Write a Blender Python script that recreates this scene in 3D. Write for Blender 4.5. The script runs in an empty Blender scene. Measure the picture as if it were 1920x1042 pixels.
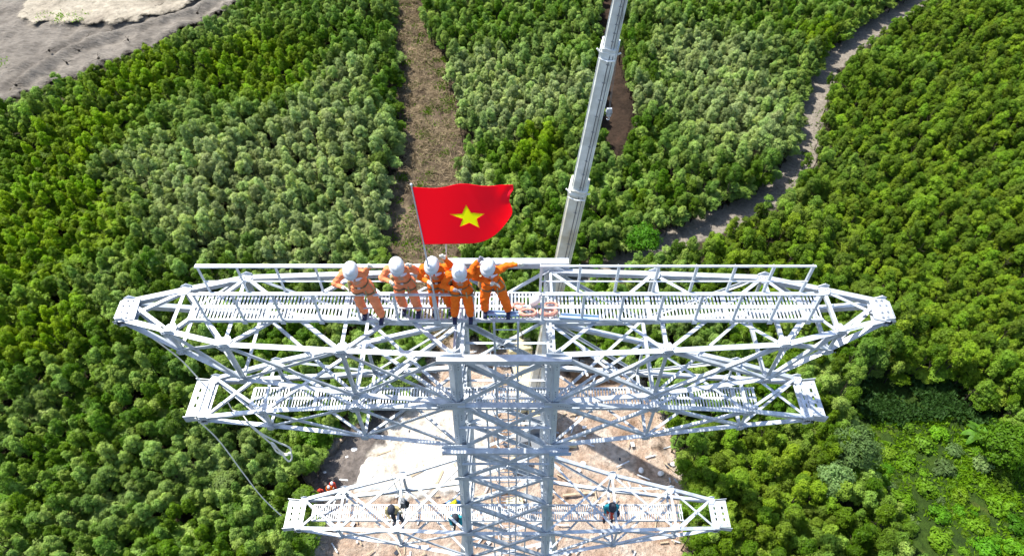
import bpy, bmesh, math, random
import numpy as np
from mathutils import Vector, Matrix, Euler
from mathutils.bvhtree import BVHTree
from math import radians as R, sin, cos, pi, tan, atan

random.seed(7)
rng = np.random.default_rng(11)
scene = bpy.context.scene
COL = scene.collection

# ------------------------------------------------------------------ camera, sky, sun
T = 51.0                                   # height of the top walkway over the ground
CAM = Vector((0.15, -8.22, T + 10.8))
F, CX, CY, PITCH = 1280.0, 960.0, 521.0, R(50)
cam = bpy.data.objects.new('camera', bpy.data.cameras.new('camera'))
COL.objects.link(cam)
cam.location = CAM
cam.rotation_euler = (R(90) - PITCH, 0, 0)
cam.data.sensor_width = 36
cam.data.lens = F / 1920 * 36
cam.data.clip_end = 5000
scene.camera = cam

SUN_DIR = Vector((-0.43, 0.25, 0.87)).normalized()   # towards the sun
world = bpy.data.worlds.new('World'); scene.world = world; world.use_nodes = True
wn = world.node_tree.nodes; wl = world.node_tree.links
sky = wn.new('ShaderNodeTexSky'); sky.sky_type = 'NISHITA'; sky.sun_disc = False
sky.sun_elevation = math.asin(SUN_DIR.z)
sky.sun_rotation = math.atan2(SUN_DIR.x, SUN_DIR.y)
bg = wn['Background']; bg.inputs['Strength'].default_value = 0.15
wl.new(sky.outputs['Color'], bg.inputs['Color'])
sun = bpy.data.objects.new('sun', bpy.data.lights.new('sun', 'SUN'))
COL.objects.link(sun)
sun.data.energy = 4.6; sun.data.angle = R(0.55); sun.data.color = (1.0, 0.96, 0.88)
sun.rotation_euler = SUN_DIR.to_track_quat('Z', 'Y').to_euler()
scene.view_settings.view_transform = 'Standard'
scene.view_settings.look = 'None'
scene.view_settings.gamma = 1.0
scene.view_settings.exposure = 0.88

# ------------------------------------------------------------------ picture geometry helpers (where things stand in the world)
FWD = Vector((0, cos(PITCH), -sin(PITCH))); UP = Vector((0, sin(PITCH), cos(PITCH)))
def ray(x, y):
    return FWD + Vector((1, 0, 0)) * ((x - CX) / F) + UP * ((CY - y) / F)
def onz(x, y, z=0.0):
    d = ray(x, y); t = (z - CAM.z) / d.z
    return CAM + d * t
def ony(x, y, Y=0.0):
    d = ray(x, y); t = (Y - CAM.y) / d.y
    return CAM + d * t
def ondepth(x, y, dep):
    return CAM + ray(x, y) * dep
def project(P):
    P = np.asarray(P, float) - np.array(CAM)
    dep = P @ np.array(FWD)
    return CX + F * P[:, 0] / dep, CY - F * (P @ np.array(UP)) / dep, dep

# ------------------------------------------------------------------ materials
def new_mat(name):
    m = bpy.data.materials.new(name); m.use_nodes = True
    nt = m.node_tree; b = nt.nodes['Principled BSDF']
    return m, nt, b
def mat(name, c, rough=0.6, metal=0.0, vary=0.0, scale=8.0, bump=0.0, spec=0.4, c2=None):
    m, nt, b = new_mat(name)
    b.inputs['Roughness'].default_value = rough
    b.inputs['Metallic'].default_value = metal
    b.inputs['Specular IOR Level'].default_value = spec
    tc = nt.nodes.new('ShaderNodeTexCoord')
    n = nt.nodes.new('ShaderNodeTexNoise'); n.inputs['Scale'].default_value = scale; n.inputs['Detail'].default_value = 6
    nt.links.new(tc.outputs['Object'], n.inputs['Vector'])
    r = nt.nodes.new('ShaderNodeValToRGB'); nt.links.new(n.outputs['Fac'], r.inputs['Fac'])
    r.color_ramp.elements[0].position = 0.3; r.color_ramp.elements[1].position = 0.7
    lo = tuple(v * (1 - vary) for v in c) if c2 is None else c2
    hi = tuple(min(1, v * (1 + vary * 0.6)) for v in c)
    r.color_ramp.elements[0].color = (*lo, 1); r.color_ramp.elements[1].color = (*hi, 1)
    nt.links.new(r.outputs['Color'], b.inputs['Base Color'])
    if bump:
        bp = nt.nodes.new('ShaderNodeBump'); bp.inputs['Strength'].default_value = bump
        nt.links.new(n.outputs['Fac'], bp.inputs['Height']); nt.links.new(bp.outputs['Normal'], b.inputs['Normal'])
    return m

M = {}
M['steel'] = mat('galvanised_steel', (0.54, 0.575, 0.61), 0.45, 0.25, 0.28, 5.0)
M['steel2'] = mat('galvanised_steel_dull', (0.48, 0.515, 0.55), 0.5, 0.2, 0.28, 6.0)
M['leg'] = mat('leg_steel', (0.56, 0.60, 0.64), 0.5, 0.3, 0.15, 2.0)
M['grating'] = mat('grating_steel', (0.60, 0.62, 0.64), 0.45, 0.2, 0.2, 6.0)
M['bolt'] = mat('bolt_steel', (0.30, 0.32, 0.35), 0.5, 0.5, 0.2)
M['blue_plate'] = mat('film_coated_plate', (0.34, 0.46, 0.62), 0.45, 0.1, 0.15, 5)
M['orange_a'] = mat('faded_orange_cloth', (0.86, 0.27, 0.12), 0.85, 0, 0.18, 9, 0.35, 0.15)
M['orange_b'] = mat('bright_orange_cloth', (0.90, 0.165, 0.014), 0.85, 0, 0.2, 9, 0.35, 0.15)
M['skin'] = mat('skin', (0.50, 0.28, 0.19), 0.6, 0, 0.1)
M['helmet'] = mat('white_helmet_plastic', (0.68, 0.69, 0.71), 0.25, 0, 0.03, 3)
M['grey_helmet'] = mat('yellow_helmet_plastic', (0.80, 0.72, 0.02), 0.3, 0, 0.03, 3)
M['navy'] = mat('navy_rubber', (0.015, 0.02, 0.06), 0.7, 0, 0.2)
M['glove'] = mat('pale_glove', (0.70, 0.68, 0.58), 0.9, 0, 0.12, 20)
M['glove_grey'] = mat('grey_glove', (0.22, 0.22, 0.27), 0.9, 0, 0.4, 40)
M['strap'] = mat('olive_webbing', (0.17, 0.15, 0.08), 0.9, 0, 0.3, 30)
M['strapdark'] = mat('dark_webbing', (0.03, 0.02, 0.03), 0.9, 0, 0.3, 30)
M['patch'] = mat('lilac_patch', (0.78, 0.70, 0.82), 0.8, 0, 0.2, 30)
M['hair'] = mat('black_hair', (0.01, 0.01, 0.01), 0.6)
M['khaki'] = mat('khaki_canvas', (0.42, 0.33, 0.16), 0.9, 0, 0.25, 20)
M['blue_cloth'] = mat('blue_cloth', (0.03, 0.22, 0.55), 0.85, 0, 0.2, 9, 0.3)
M['teal_cloth'] = mat('teal_cloth', (0.02, 0.26, 0.32), 0.85, 0, 0.2, 9, 0.3)
M['dark_cloth'] = mat('dark_cloth', (0.03, 0.035, 0.05), 0.85, 0, 0.2, 9, 0.3)
M['red_cloth'] = mat('red_cloth', (0.60, 0.06, 0.03), 0.85, 0, 0.2, 9, 0.3)
M['rope'] = mat('pale_rope', (0.78, 0.76, 0.68), 0.9, 0, 0.2, 30)
M['sling'] = mat('salmon_sling', (0.72, 0.33, 0.24), 0.9, 0, 0.25, 15)
M['white_bag'] = mat('white_sack', (0.75, 0.73, 0.70), 0.9, 0, 0.15, 12, 0.5)
M['boom'] = mat('boom_paint', (0.74, 0.75, 0.73), 0.45, 0.05, 0.25, 1.2, 0, 0.4, (0.54, 0.55, 0.52))
M['boom_old'] = mat('weathered_boom_paint', (0.64, 0.63, 0.57), 0.5, 0.05, 0.25, 0.9, 0, 0.4, (0.50, 0.44, 0.32))
M['dark'] = mat('dark_rubber', (0.02, 0.02, 0.022), 0.8, 0, 0.2)
M['grey'] = mat('grey_paint', (0.16, 0.17, 0.18), 0.6, 0, 0.2)
M['cream'] = mat('cream_paint', (0.62, 0.52, 0.30), 0.5, 0, 0.12)
M['glass'] = mat('dark_glass', (0.03, 0.05, 0.06), 0.08, 0, 0.1)
M['bark'] = mat('bark', (0.05, 0.038, 0.026), 0.95, 0, 0.4, 12, 0.4)
M['wood'] = mat('pale_timber', (0.42, 0.33, 0.22), 0.9, 0, 0.3, 6)
M['yellow'] = mat('flag_yellow', (1.0, 0.85, 0.0), 0.7, 0, 0.02)
M['concrete'] = mat('concrete', (0.45, 0.43, 0.40), 0.9, 0, 0.2, 4, 0.3)

# flag red: cloth with a little translucency
def flag_mat():
    m, nt, b = new_mat('flag_red')
    b.inputs['Base Color'].default_value = (0.95, 0.008, 0.045, 1); b.inputs['Roughness'].default_value = 0.7
    t = nt.nodes.new('ShaderNodeBsdfTranslucent'); t.inputs['Color'].default_value = (1.0, 0.012, 0.06, 1)
    mx = nt.nodes.new('ShaderNodeMixShader'); mx.inputs[0].default_value = 0.6
    nt.links.new(b.outputs[0], mx.inputs[1]); nt.links.new(t.outputs[0], mx.inputs[2])
    nt.links.new(mx.outputs[0], nt.nodes['Material Output'].inputs[0])
    return m
M['flag'] = flag_mat()
def flag_y():
    m, nt, b = new_mat('flag_star_yellow')
    b.inputs['Base Color'].default_value = (1.0, 0.92, 0.0, 1); b.inputs['Roughness'].default_value = 0.7
    t = nt.nodes.new('ShaderNodeBsdfTranslucent'); t.inputs['Color'].default_value = (1, 1, 0.0, 1)
    mx = nt.nodes.new('ShaderNodeMixShader'); mx.inputs[0].default_value = 0.6
    nt.links.new(b.outputs[0], mx.inputs[1]); nt.links.new(t.outputs[0], mx.inputs[2])
    nt.links.new(mx.outputs[0], nt.nodes['Material Output'].inputs[0])
    return m
M['star'] = flag_y()

# foliage: two greens chosen by where the tree stands, varied tree by tree
def leaf_mat(name, base, pale, pale_spots=(), warm=None, warm_spots=(), transl=0.4, vary=0.35, olive=None, olive_spots=()):
    m, nt, b = new_mat(name); N = nt.nodes; Lk = nt.links
    b.inputs['Roughness'].default_value = 0.55; b.inputs['Specular IOR Level'].default_value = 0.18
    oi = N.new('ShaderNodeObjectInfo')
    geo = N.new('ShaderNodeNewGeometry')
    def spotmask(spots):
        acc = None
        for (c, r) in spots:
            d = N.new('ShaderNodeVectorMath'); d.operation = 'DISTANCE'
            Lk.new(oi.outputs['Location'], d.inputs[0]); d.inputs[1].default_value = (c[0], c[1], 0)
            mr = N.new('ShaderNodeMapRange'); mr.interpolation_type = 'SMOOTHSTEP'
            mr.inputs['From Min'].default_value = 0.35 * r; mr.inputs['From Max'].default_value = 1.25 * r
            mr.inputs['To Min'].default_value = 1; mr.inputs['To Max'].default_value = 0
            Lk.new(d.outputs['Value'], mr.inputs['Value'])
            if acc is None: acc = mr.outputs[0]
            else:
                mx = N.new('ShaderNodeMath'); mx.operation = 'MAXIMUM'
                Lk.new(acc, mx.inputs[0]); Lk.new(mr.outputs[0], mx.inputs[1]); acc = mx.outputs[0]
        return acc
    nz = N.new('ShaderNodeTexNoise'); nz.inputs['Scale'].default_value = 0.09; nz.inputs['Detail'].default_value = 3
    Lk.new(oi.outputs['Location'], nz.inputs['Vector'])
    def mixc(fac, a, bcol):
        mx = N.new('ShaderNodeMix'); mx.data_type = 'RGBA'
        Lk.new(fac, mx.inputs[0])
        for i, v in ((6, a), (7, bcol)):
            if isinstance(v, tuple): mx.inputs[i].default_value = (*v, 1)
            else: Lk.new(v, mx.inputs[i])
        return mx.outputs[2]
    def jitter(fac, amt):       # noise added to the mask so that its edge is broken tree by tree
        s = N.new('ShaderNodeMath'); s.operation = 'SUBTRACT'; Lk.new(oi.outputs['Random'], s.inputs[0]); s.inputs[1].default_value = 0.5
        a = N.new('ShaderNodeMath'); a.operation = 'MULTIPLY_ADD'; Lk.new(s.outputs[0], a.inputs[0]); a.inputs[1].default_value = amt
        Lk.new(fac, a.inputs[2]); a.use_clamp = True
        return a.outputs[0]
    mr0 = N.new('ShaderNodeMapRange'); mr0.inputs['From Min'].default_value = 0.42; mr0.inputs['From Max'].default_value = 0.66
    Lk.new(nz.outputs['Fac'], mr0.inputs['Value'])
    half = N.new('ShaderNodeMath'); half.operation = 'MULTIPLY'; Lk.new(mr0.outputs[0], half.inputs[0]); half.inputs[1].default_value = 0.4
    c = mixc(jitter(half.outputs[0], 0.4), base, pale)
    if pale_spots: c = mixc(jitter(spotmask(pale_spots), 0.7), c, pale)
    if olive: c = mixc(jitter(spotmask(olive_spots), 0.6), c, olive)
    if warm: c = mixc(jitter(spotmask(warm_spots), 0.5), c, warm)
    # leaf by leaf variation
    n2 = N.new('ShaderNodeTexNoise'); n2.inputs['Scale'].default_value = 2.6; n2.inputs['Detail'].default_value = 2
    Lk.new(geo.outputs['Position'], n2.inputs['Vector'])
    mul = N.new('ShaderNodeMapRange'); mul.inputs['From Min'].default_value = 0.3; mul.inputs['From Max'].default_value = 0.7
    mul.inputs['To Min'].default_value = 1 - vary; mul.inputs['To Max'].default_value = 1 + vary
    Lk.new(n2.outputs['Fac'], mul.inputs['Value'])
    mr = N.new('ShaderNodeMapRange'); mr.inputs['To Min'].default_value = 0.62; mr.inputs['To Max'].default_value = 1.38
    Lk.new(oi.outputs['Random'], mr.inputs['Value'])
    hn = N.new('ShaderNodeTexWhiteNoise'); hn.noise_dimensions = '3D'; Lk.new(oi.outputs['Location'], hn.inputs['Vector'])
    hs = N.new('ShaderNodeHueSaturation'); hr = N.new('ShaderNodeMapRange'); hr.inputs['To Min'].default_value = 0.485; hr.inputs['To Max'].default_value = 0.512
    Lk.new(hn.outputs['Value'], hr.inputs['Value']); Lk.new(hr.outputs[0], hs.inputs['Hue']); Lk.new(c, hs.inputs['Color']); c = hs.outputs[0]
    mm = N.new('ShaderNodeMath'); mm.operation = 'MULTIPLY'; Lk.new(mul.outputs[0], mm.inputs[0]); Lk.new(mr.outputs[0], mm.inputs[1])
    vs = N.new('ShaderNodeVectorMath'); vs.operation = 'SCALE'; Lk.new(c, vs.inputs[0]); Lk.new(mm.outputs[0], vs.inputs['Scale'])
    Lk.new(vs.outputs[0], b.inputs['Base Color'])
    t = N.new('ShaderNodeBsdfTranslucent')
    ty = N.new('ShaderNodeVectorMath'); ty.operation = 'MULTIPLY'; Lk.new(vs.outputs[0], ty.inputs[0]); ty.inputs[1].default_value = (1.3, 1.25, 0.5)
    Lk.new(ty.outputs[0], t.inputs['Color'])
    mx = N.new('ShaderNodeMixShader'); mx.inputs[0].default_value = transl
    Lk.new(b.outputs[0], mx.inputs[1]); Lk.new(t.outputs[0], mx.inputs[2])
    Lk.new(mx.outputs[0], N['Material Output'].inputs[0])
    return m
def sp(x, y, r): p = onz(x, y, 5); return ((p.x, p.y), r * .85)
PALE = [sp(430, 330, 16), sp(600, 250, 13), sp(690, 360, 9), sp(560, 430, 8), sp(620, 130, 8), sp(1400, 190, 15), sp(960, 180, 11), sp(900, 120, 9), sp(1060, 150, 8), sp(1210, 170, 6), sp(870, 330, 5), sp(1330, 90, 12), sp(230, 300, 9)]
WARM = [sp(60, 400, 16), sp(250, 130, 12), sp(480, 110, 14), sp(120, 250, 12), sp(1010, 260, 6), sp(1560, 60, 7), sp(60, 600, 8)]
OLIVE = [sp(1750, 230, 24), sp(1850, 80, 24), sp(1650, 420, 14), sp(1450, 470, 12), sp(1800, 540, 17), sp(1450, 900, 9), sp(1880, 420, 16)]
M['leaf'] = leaf_mat('plantation_leaves', (0.108, 0.220, 0.004), (0.355, 0.430, 0.185), PALE, (0.172, 0.282, 0.002), WARM, olive=(0.148, 0.238, 0.014), olive_spots=OLIVE)
M['leaf_grey'] = leaf_mat('grey_green_leaves', (0.12, 0.20, 0.055), (0.17, 0.25, 0.09))
M['leaf_shade'] = leaf_mat('shade_darkened_leaves', (0.03, 0.075, 0.012), (0.05, 0.10, 0.03))  # leaf colour darkened to carry the shade in the gap above the meadow
M['leaf_bright'] = leaf_mat('bright_leaves', (0.10, 0.25, 0.008), (0.15, 0.28, 0.02))
M['leaf_scrub'] = leaf_mat('scrub_leaves', (0.13, 0.25, 0.006), (0.17, 0.28, 0.05))
M['banana'] = leaf_mat('banana_leaves', (0.10, 0.22, 0.02), (0.13, 0.25, 0.03))
M['dry'] = mat('dry_branches', (0.30, 0.23, 0.14), 0.95, 0, 0.5, 1.5, 0, 0.1, (0.10, 0.075, 0.04))
M['grass'] = leaf_mat('grass_blades', (0.13, 0.27, 0.006), (0.27, 0.31, 0.02))

def ground_mat(name, stops, scale, bump=0.6, fine=3.0, edge=False, streak=None):
    """soil: colour from two noises, relief from a third; the sheet's rim breaks up into the soil beneath"""
    m, nt, b = new_mat(name); N = nt.nodes; Lk = nt.links
    b.inputs['Roughness'].default_value = 0.95; b.inputs['Specular IOR Level'].default_value = 0.15
    g = N.new('ShaderNodeNewGeometry')
    n = N.new('ShaderNodeTexNoise'); n.inputs['Scale'].default_value = scale; n.inputs['Detail'].default_value = 8; n.inputs['Roughness'].default_value = 0.62
    n.inputs['Distortion'].default_value = 0.6
    Lk.new(g.outputs['Position'], n.inputs['Vector'])
    r = N.new('ShaderNodeValToRGB'); Lk.new(n.outputs['Fac'], r.inputs['Fac'])
    while len(r.color_ramp.elements) < len(stops): r.color_ramp.elements.new(0.5)
    for e, (p, c) in zip(r.color_ramp.elements, stops): e.position = p; e.color = (*c, 1)
    f = N.new('ShaderNodeTexNoise'); f.inputs['Scale'].default_value = fine; f.inputs['Detail'].default_value = 8; f.inputs['Roughness'].default_value = 0.7
    Lk.new(g.outputs['Position'], f.inputs['Vector'])
    if streak:
        mp = N.new('ShaderNodeMapping'); mp.inputs['Rotation'].default_value = (0, 0, streak[0]); mp.inputs['Scale'].default_value = streak[1]
        Lk.new(g.outputs['Position'], mp.inputs['Vector']); Lk.new(mp.outputs[0], f.inputs['Vector'])
    mr = N.new('ShaderNodeMapRange'); mr.inputs['From Min'].default_value = 0.3; mr.inputs['From Max'].default_value = 0.7
    mr.inputs['To Min'].default_value = 0.55; mr.inputs['To Max'].default_value = 1.3
    Lk.new(f.outputs['Fac'], mr.inputs['Value'])
    vs = N.new('ShaderNodeVectorMath'); vs.operation = 'SCALE'; Lk.new(r.outputs['Color'], vs.inputs[0]); Lk.new(mr.outputs[0], vs.inputs['Scale'])
    Lk.new(vs.outputs[0], b.inputs['Base Color'])
    bp = N.new('ShaderNodeBump'); bp.inputs['Strength'].default_value = bump; bp.inputs['Distance'].default_value = 0.4
    Lk.new(f.outputs['Fac'], bp.inputs['Height']); Lk.new(bp.outputs['Normal'], b.inputs['Normal'])
    if edge:
        at = N.new('ShaderNodeAttribute'); at.attribute_name = 'rim'
        nn = N.new('ShaderNodeTexNoise'); nn.inputs['Scale'].default_value = 0.7; nn.inputs['Detail'].default_value = 6
        Lk.new(g.outputs['Position'], nn.inputs['Vector'])
        s = N.new('ShaderNodeMath'); s.operation = 'MULTIPLY_ADD'; Lk.new(nn.outputs['Fac'], s.inputs[0]); s.inputs[1].default_value = 1.6
        a2 = N.new('ShaderNodeMath'); a2.operation = 'SUBTRACT'; Lk.new(at.outputs['Fac'], a2.inputs[0]); a2.inputs[1].default_value = 1.3
        Lk.new(a2.outputs[0], s.inputs[2])
        cl = N.new('ShaderNodeMapRange'); cl.inputs['From Min'].default_value = 0; cl.inputs['From Max'].default_value = 0.35
        Lk.new(s.outputs[0], cl.inputs['Value'])
        tr = N.new('ShaderNodeBsdfTransparent'); mx = N.new('ShaderNodeMixShader')
        Lk.new(cl.outputs[0], mx.inputs[0]); Lk.new(tr.outputs[0], mx.inputs[1]); Lk.new(b.outputs[0], mx.inputs[2])
        Lk.new(mx.outputs[0], N['Material Output'].inputs[0])
    return m
M['ground'] = ground_mat('forest_floor', [(0.3, (0.022, 0.022, 0.010)), (0.5, (0.045, 0.042, 0.020)), (0.7, (0.075, 0.055, 0.032))], 0.25)
M['strip'] = ground_mat('cleared_strip_soil', [(0.28, (0.04, 0.028, 0.018)), (0.44, (0.10, 0.072, 0.048)), (0.58, (0.19, 0.145, 0.09)), (0.74, (0.36, 0.24, 0.155))], 0.22, 1.0, 1.6, True)
M['redsoil'] = ground_mat('dark_red_soil', [(0.3, (0.02, 0.014, 0.010)), (0.6, (0.05, 0.032, 0.022)), (0.75, (0.11, 0.055, 0.038))], 0.25, 0.8, 1.6, True)
M['sand'] = ground_mat('trampled_sand', [(0.30, (0.27, 0.165, 0.10)), (0.42, (0.50, 0.35, 0.25)), (0.52, (0.60, 0.46, 0.35)), (0.66, (0.68, 0.58, 0.48))], 0.35, 1.4, 2.2, True)
M['palesand'] = ground_mat('pale_sand', [(0.30, (0.40, 0.32, 0.24)), (0.46, (0.62, 0.55, 0.46)), (0.7, (0.74, 0.70, 0.63))], 0.35, 0.9, 2.0, True)
M['greysoil'] = ground_mat('grey_soil', [(0.3, (0.10, 0.085, 0.075)), (0.55, (0.20, 0.17, 0.15)), (0.75, (0.30, 0.26, 0.22))], 0.3, 1.0, 2.0, True)
M['road'] = ground_mat('gravel_track', [(0.3, (0.185, 0.16, 0.13)), (0.55, (0.235, 0.205, 0.17)), (0.75, (0.29, 0.25, 0.21))], 0.4, 0.4, 2.5, True)
M['bare'] = ground_mat('bare_grey_soil', [(0.3, (0.13, 0.112, 0.092)), (0.5, (0.20, 0.175, 0.145)), (0.7, (0.29, 0.255, 0.21))], 0.12, 1.0, 0.9, True, (R(-62), (1.0, 3.0, 1.0)))
M['terrace'] = ground_mat('pale_terrace', [(0.3, (0.20, 0.165, 0.125)), (0.5, (0.34, 0.295, 0.225)), (0.7, (0.46, 0.40, 0.31))], 0.13, 0.8, 1.0, True)
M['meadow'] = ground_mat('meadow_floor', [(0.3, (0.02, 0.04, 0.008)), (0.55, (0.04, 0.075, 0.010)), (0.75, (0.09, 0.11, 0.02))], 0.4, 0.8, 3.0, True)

# ------------------------------------------------------------------ objects and meshes
def tag(o, label=None, cat=None, group=None, kind=None):
    if label: o['label'] = label
    if cat: o['category'] = cat
    if group: o['group'] = group
    if kind: o['kind'] = kind
    return o
def empty(name, loc, label=None, cat=None, group=None, rz=0.0):
    o = bpy.data.objects.new(name, None); COL.objects.link(o)
    o.location = loc; o.rotation_euler = (0, 0, rz); o.empty_display_size = 0.2
    return tag(o, label, cat, group)
def link(name, me, m, parent=None):
    o = bpy.data.objects.new(name, me); COL.objects.link(o)
    if m is not None and not me.materials: me.materials.append(m)
    if parent is not None:
        o.parent = parent
    return o
def np_mesh(name, V, Fq, smooth=False):
    """mesh from numpy verts and an (n,k) face array"""
    me = bpy.data.meshes.new(name)
    V = np.asarray(V, np.float32); Fq = np.asarray(Fq, np.int32)
    k = Fq.shape[1]
    me.vertices.add(len(V)); me.vertices.foreach_set('co', V.ravel())
    me.loops.add(Fq.size); me.loops.foreach_set('vertex_index', Fq.ravel())
    me.polygons.add(len(Fq)); me.polygons.foreach_set('loop_start', np.arange(0, Fq.size, k, dtype=np.int32))
    me.polygons.foreach_set('loop_total', np.full(len(Fq), k, np.int32))
    if smooth: me.polygons.foreach_set('use_smooth', np.ones(len(Fq), bool))
    me.update(calc_edges=True)
    return me

class MB:
    def __init__(s): s.v = []; s.f = []
    def add(s, vs, fs):
        n = len(s.v); s.v += [tuple(v) for v in vs]; s.f += [tuple(i + n for i in f) for f in fs]
    def frame(s, A, B, u):
        A = Vector(A); B = Vector(B); d = (B - A).normalized(); u = Vector(u)
        x = u - d * u.dot(d)
        if x.length < 1e-4: x = Vector((1, 0, 0)) - d * d.x
        x.normalize(); y = d.cross(x)
        return A, B, d, x, y
    def bar(s, A, B, w, h, u=(0, 0, 1), off=(0, 0)):
        """box from A to B; h across u, w across the other axis"""
        A, B, d, x, y = s.frame(A, B, u)
        o = x * off[0] + y * off[1]
        vs = [P + o + x * (i * h / 2) + y * (j * w / 2) for P in (A, B) for (i, j) in ((-1, -1), (1, -1), (1, 1), (-1, 1))]
        s.add(vs, [(3, 2, 1, 0), (4, 5, 6, 7), (0, 1, 5, 4), (1, 2, 6, 5), (2, 3, 7, 6), (3, 0, 4, 7)])
    def angle(s, A, B, w, u=(0, 0, 1), t=0.012, flip=1):
        """L section: one flange lying across y, the other standing along u at its edge"""
        A, B, d, x, y = s.frame(A, B, u)
        prof = [(0, 0), (0, w), (-t, w), (-t, t), (-w, t), (-w, 0)]
        vs = [P + x * a + y * ((b - w / 2) * flip) for P in (A, B) for (a, b) in prof]
        n = 6
        fs = [tuple(range(n))[::-1], tuple(range(n, 2 * n))] + [(i, (i + 1) % n, (i + 1) % n + n, i + n) for i in range(n)]
        s.add(vs, fs)
    def tube(s, pts, r, n=8, caps=True, radii=None):
        pts = [Vector(p) for p in pts]
        base = len(s.v); prev = None
        for i, p in enumerate(pts):
            d = (pts[min(i + 1, len(pts) - 1)] - pts[max(i - 1, 0)]).normalized()
            if prev is None:
                x = d.orthogonal().normalized()
            else:
                x = prev - d * prev.dot(d)
                x = x.normalized() if x.length > 1e-5 else d.orthogonal().normalized()
            prev = x; y = d.cross(x)
            rr = radii[i] if radii else r
            for k in range(n):
                a = 2 * pi * k / n
                s.v.append(tuple(p + x * (cos(a) * rr) + y * (sin(a) * rr)))
        for i in range(len(pts) - 1):
            for k in range(n):
                a = base + i * n + k; b = base + i * n + (k + 1) % n
                s.f.append((a, b, b + n, a + n))
        if caps:
            s.f.append(tuple(base + k for k in range(n))[::-1])
            e = base + (len(pts) - 1) * n
            s.f.append(tuple(e + k for k in range(n)))
    def poly(s, pts, n, t):
        """plate: polygon pts extruded by t along n"""
        pts = [Vector(p) for p in pts]; n = Vector(n).normalized() * t; k = len(pts)
        s.add([p for p in pts] + [p + n for p in pts],
              [tuple(range(k))[::-1], tuple(range(k, 2 * k))] + [(i, (i + 1) % k, (i + 1) % k + k, i + k) for i in range(k)])
    def box(s, c, sz, rz=0):
        c = Vector(c); d = Vector((cos(rz), sin(rz), 0)) * sz[0] / 2
        s.bar(c - d, c + d, sz[1], sz[2])
    def ball(s, c, r, rot=None, nu=12, nv=8):
        c = Vector(c); r = Vector(r) if hasattr(r, '__len__') else Vector((r, r, r))
        base = len(s.v)
        for j in range(nv + 1):
            th = pi * j / nv
            for i in range(nu):
                a = 2 * pi * i / nu
                p = Vector((r.x * sin(th) * cos(a), r.y * sin(th) * sin(a), r.z * cos(th)))
                if rot: p = rot @ p
                s.v.append(tuple(c + p))
        for j in range(nv):
            for i in range(nu):
                a = base + j * nu + i; b = base + j * nu + (i + 1) % nu
                s.f.append((a, a + nu, b + nu, b))
    def capsule(s, A, B, ra, rb, n=12):
        A = Vector(A); B = Vector(B); d = (B - A)
        L = max(d.length, 1e-4); d.normalize()
        pts = []; rad = []
        for k in range(0, 4):
            a = pi / 2 * k / 4; pts.append(A - d * (ra * cos(a))); rad.append(max(ra * sin(a), 0.1 * ra))
        pts.append(A); rad.append(ra); pts.append(B); rad.append(rb)
        for k in range(3, -1, -1):
            a = pi / 2 * k / 4; pts.append(B + d * (rb * cos(a))); rad.append(max(rb * sin(a), 0.1 * rb))
        s.tube(pts, 1, n, True, rad)
    def mesh(s, name, smooth=False):
        me = bpy.data.meshes.new(name); me.from_pydata(s.v, [], s.f); me.validate(); me.update()
        if smooth:
            me.polygons.foreach_set('use_smooth', np.ones(len(me.polygons), bool))
        return me
    def build(s, name, m, parent=None, smooth=False, origin=None):
        """origin: world point of the parent, subtracted so vertices are local to it"""
        if origin is not None:
            o = Vector(origin); s.v = [(v[0] - o.x, v[1] - o.y, v[2] - o.z) for v in s.v]
        return link(name, s.mesh(name, smooth), m, parent)

def remeshed(mb, name, voxel, smooth_it=4):
    """one continuous skin around overlapping volumes"""
    me = mb.mesh(name); o = bpy.data.objects.new(name, me); COL.objects.link(o)
    bm = bmesh.new(); bm.from_mesh(me); bmesh.ops.recalc_face_normals(bm, faces=bm.faces); bm.to_mesh(me); bm.free()
    md = o.modifiers.new('r', 'REMESH'); md.mode = 'VOXEL'; md.voxel_size = voxel; md.use_smooth_shade = True
    if smooth_it:
        sm = o.modifiers.new('s', 'SMOOTH'); sm.iterations = smooth_it; sm.factor = 0.5
    dg = bpy.context.evaluated_depsgraph_get()
    out = bpy.data.meshes.new_from_object(o.evaluated_get(dg))
    bpy.data.objects.remove(o); out.name = name
    return out

# ================================================================== THE SETTING
def inpoly(x, y, poly):
    x = np.asarray(x); y = np.asarray(y); c = np.zeros(x.shape, bool); n = len(poly); j = n - 1
    for i in range(n):
        xi, yi = poly[i]; xj, yj = poly[j]
        m = ((yi > y) != (yj > y)) & (x < (xj - xi) * (y - yi) / (yj - yi + 1e-12) + xi)
        c ^= m; j = i
    return c
def polydist(x, y, poly):
    d = np.full(x.shape, 1e9); n = len(poly)
    for i in range(n):
        ax, ay = poly[i]; bx, by = poly[(i + 1) % n]
        vx, vy = bx - ax, by - ay; L = vx * vx + vy * vy + 1e-9
        t = np.clip(((x - ax) * vx + (y - ay) * vy) / L, 0, 1)
        d = np.minimum(d, np.hypot(x - ax - t * vx, y - ay - t * vy))
    return d
def vnoise(x, y, s, seed=0):
    """smooth value noise"""
    g = np.random.default_rng(seed).random((64, 64))
    u = x / s; v = y / s; i = np.floor(u).astype(int); j = np.floor(v).astype(int)
    fu = u - i; fv = v - j; fu = fu * fu * (3 - 2 * fu); fv = fv * fv * (3 - 2 * fv)
    a = g[i % 64, j % 64]; b = g[(i + 1) % 64, j % 64]; c = g[i % 64, (j + 1) % 64]; d = g[(i + 1) % 64, (j + 1) % 64]
    return (a * (1 - fu) + b * fu) * (1 - fv) + (c * (1 - fu) + d * fu) * fv
def topoly(pts, z=0.0): return [(onz(x, y, z).x, onz(x, y, z).y) for x, y in pts]
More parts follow.
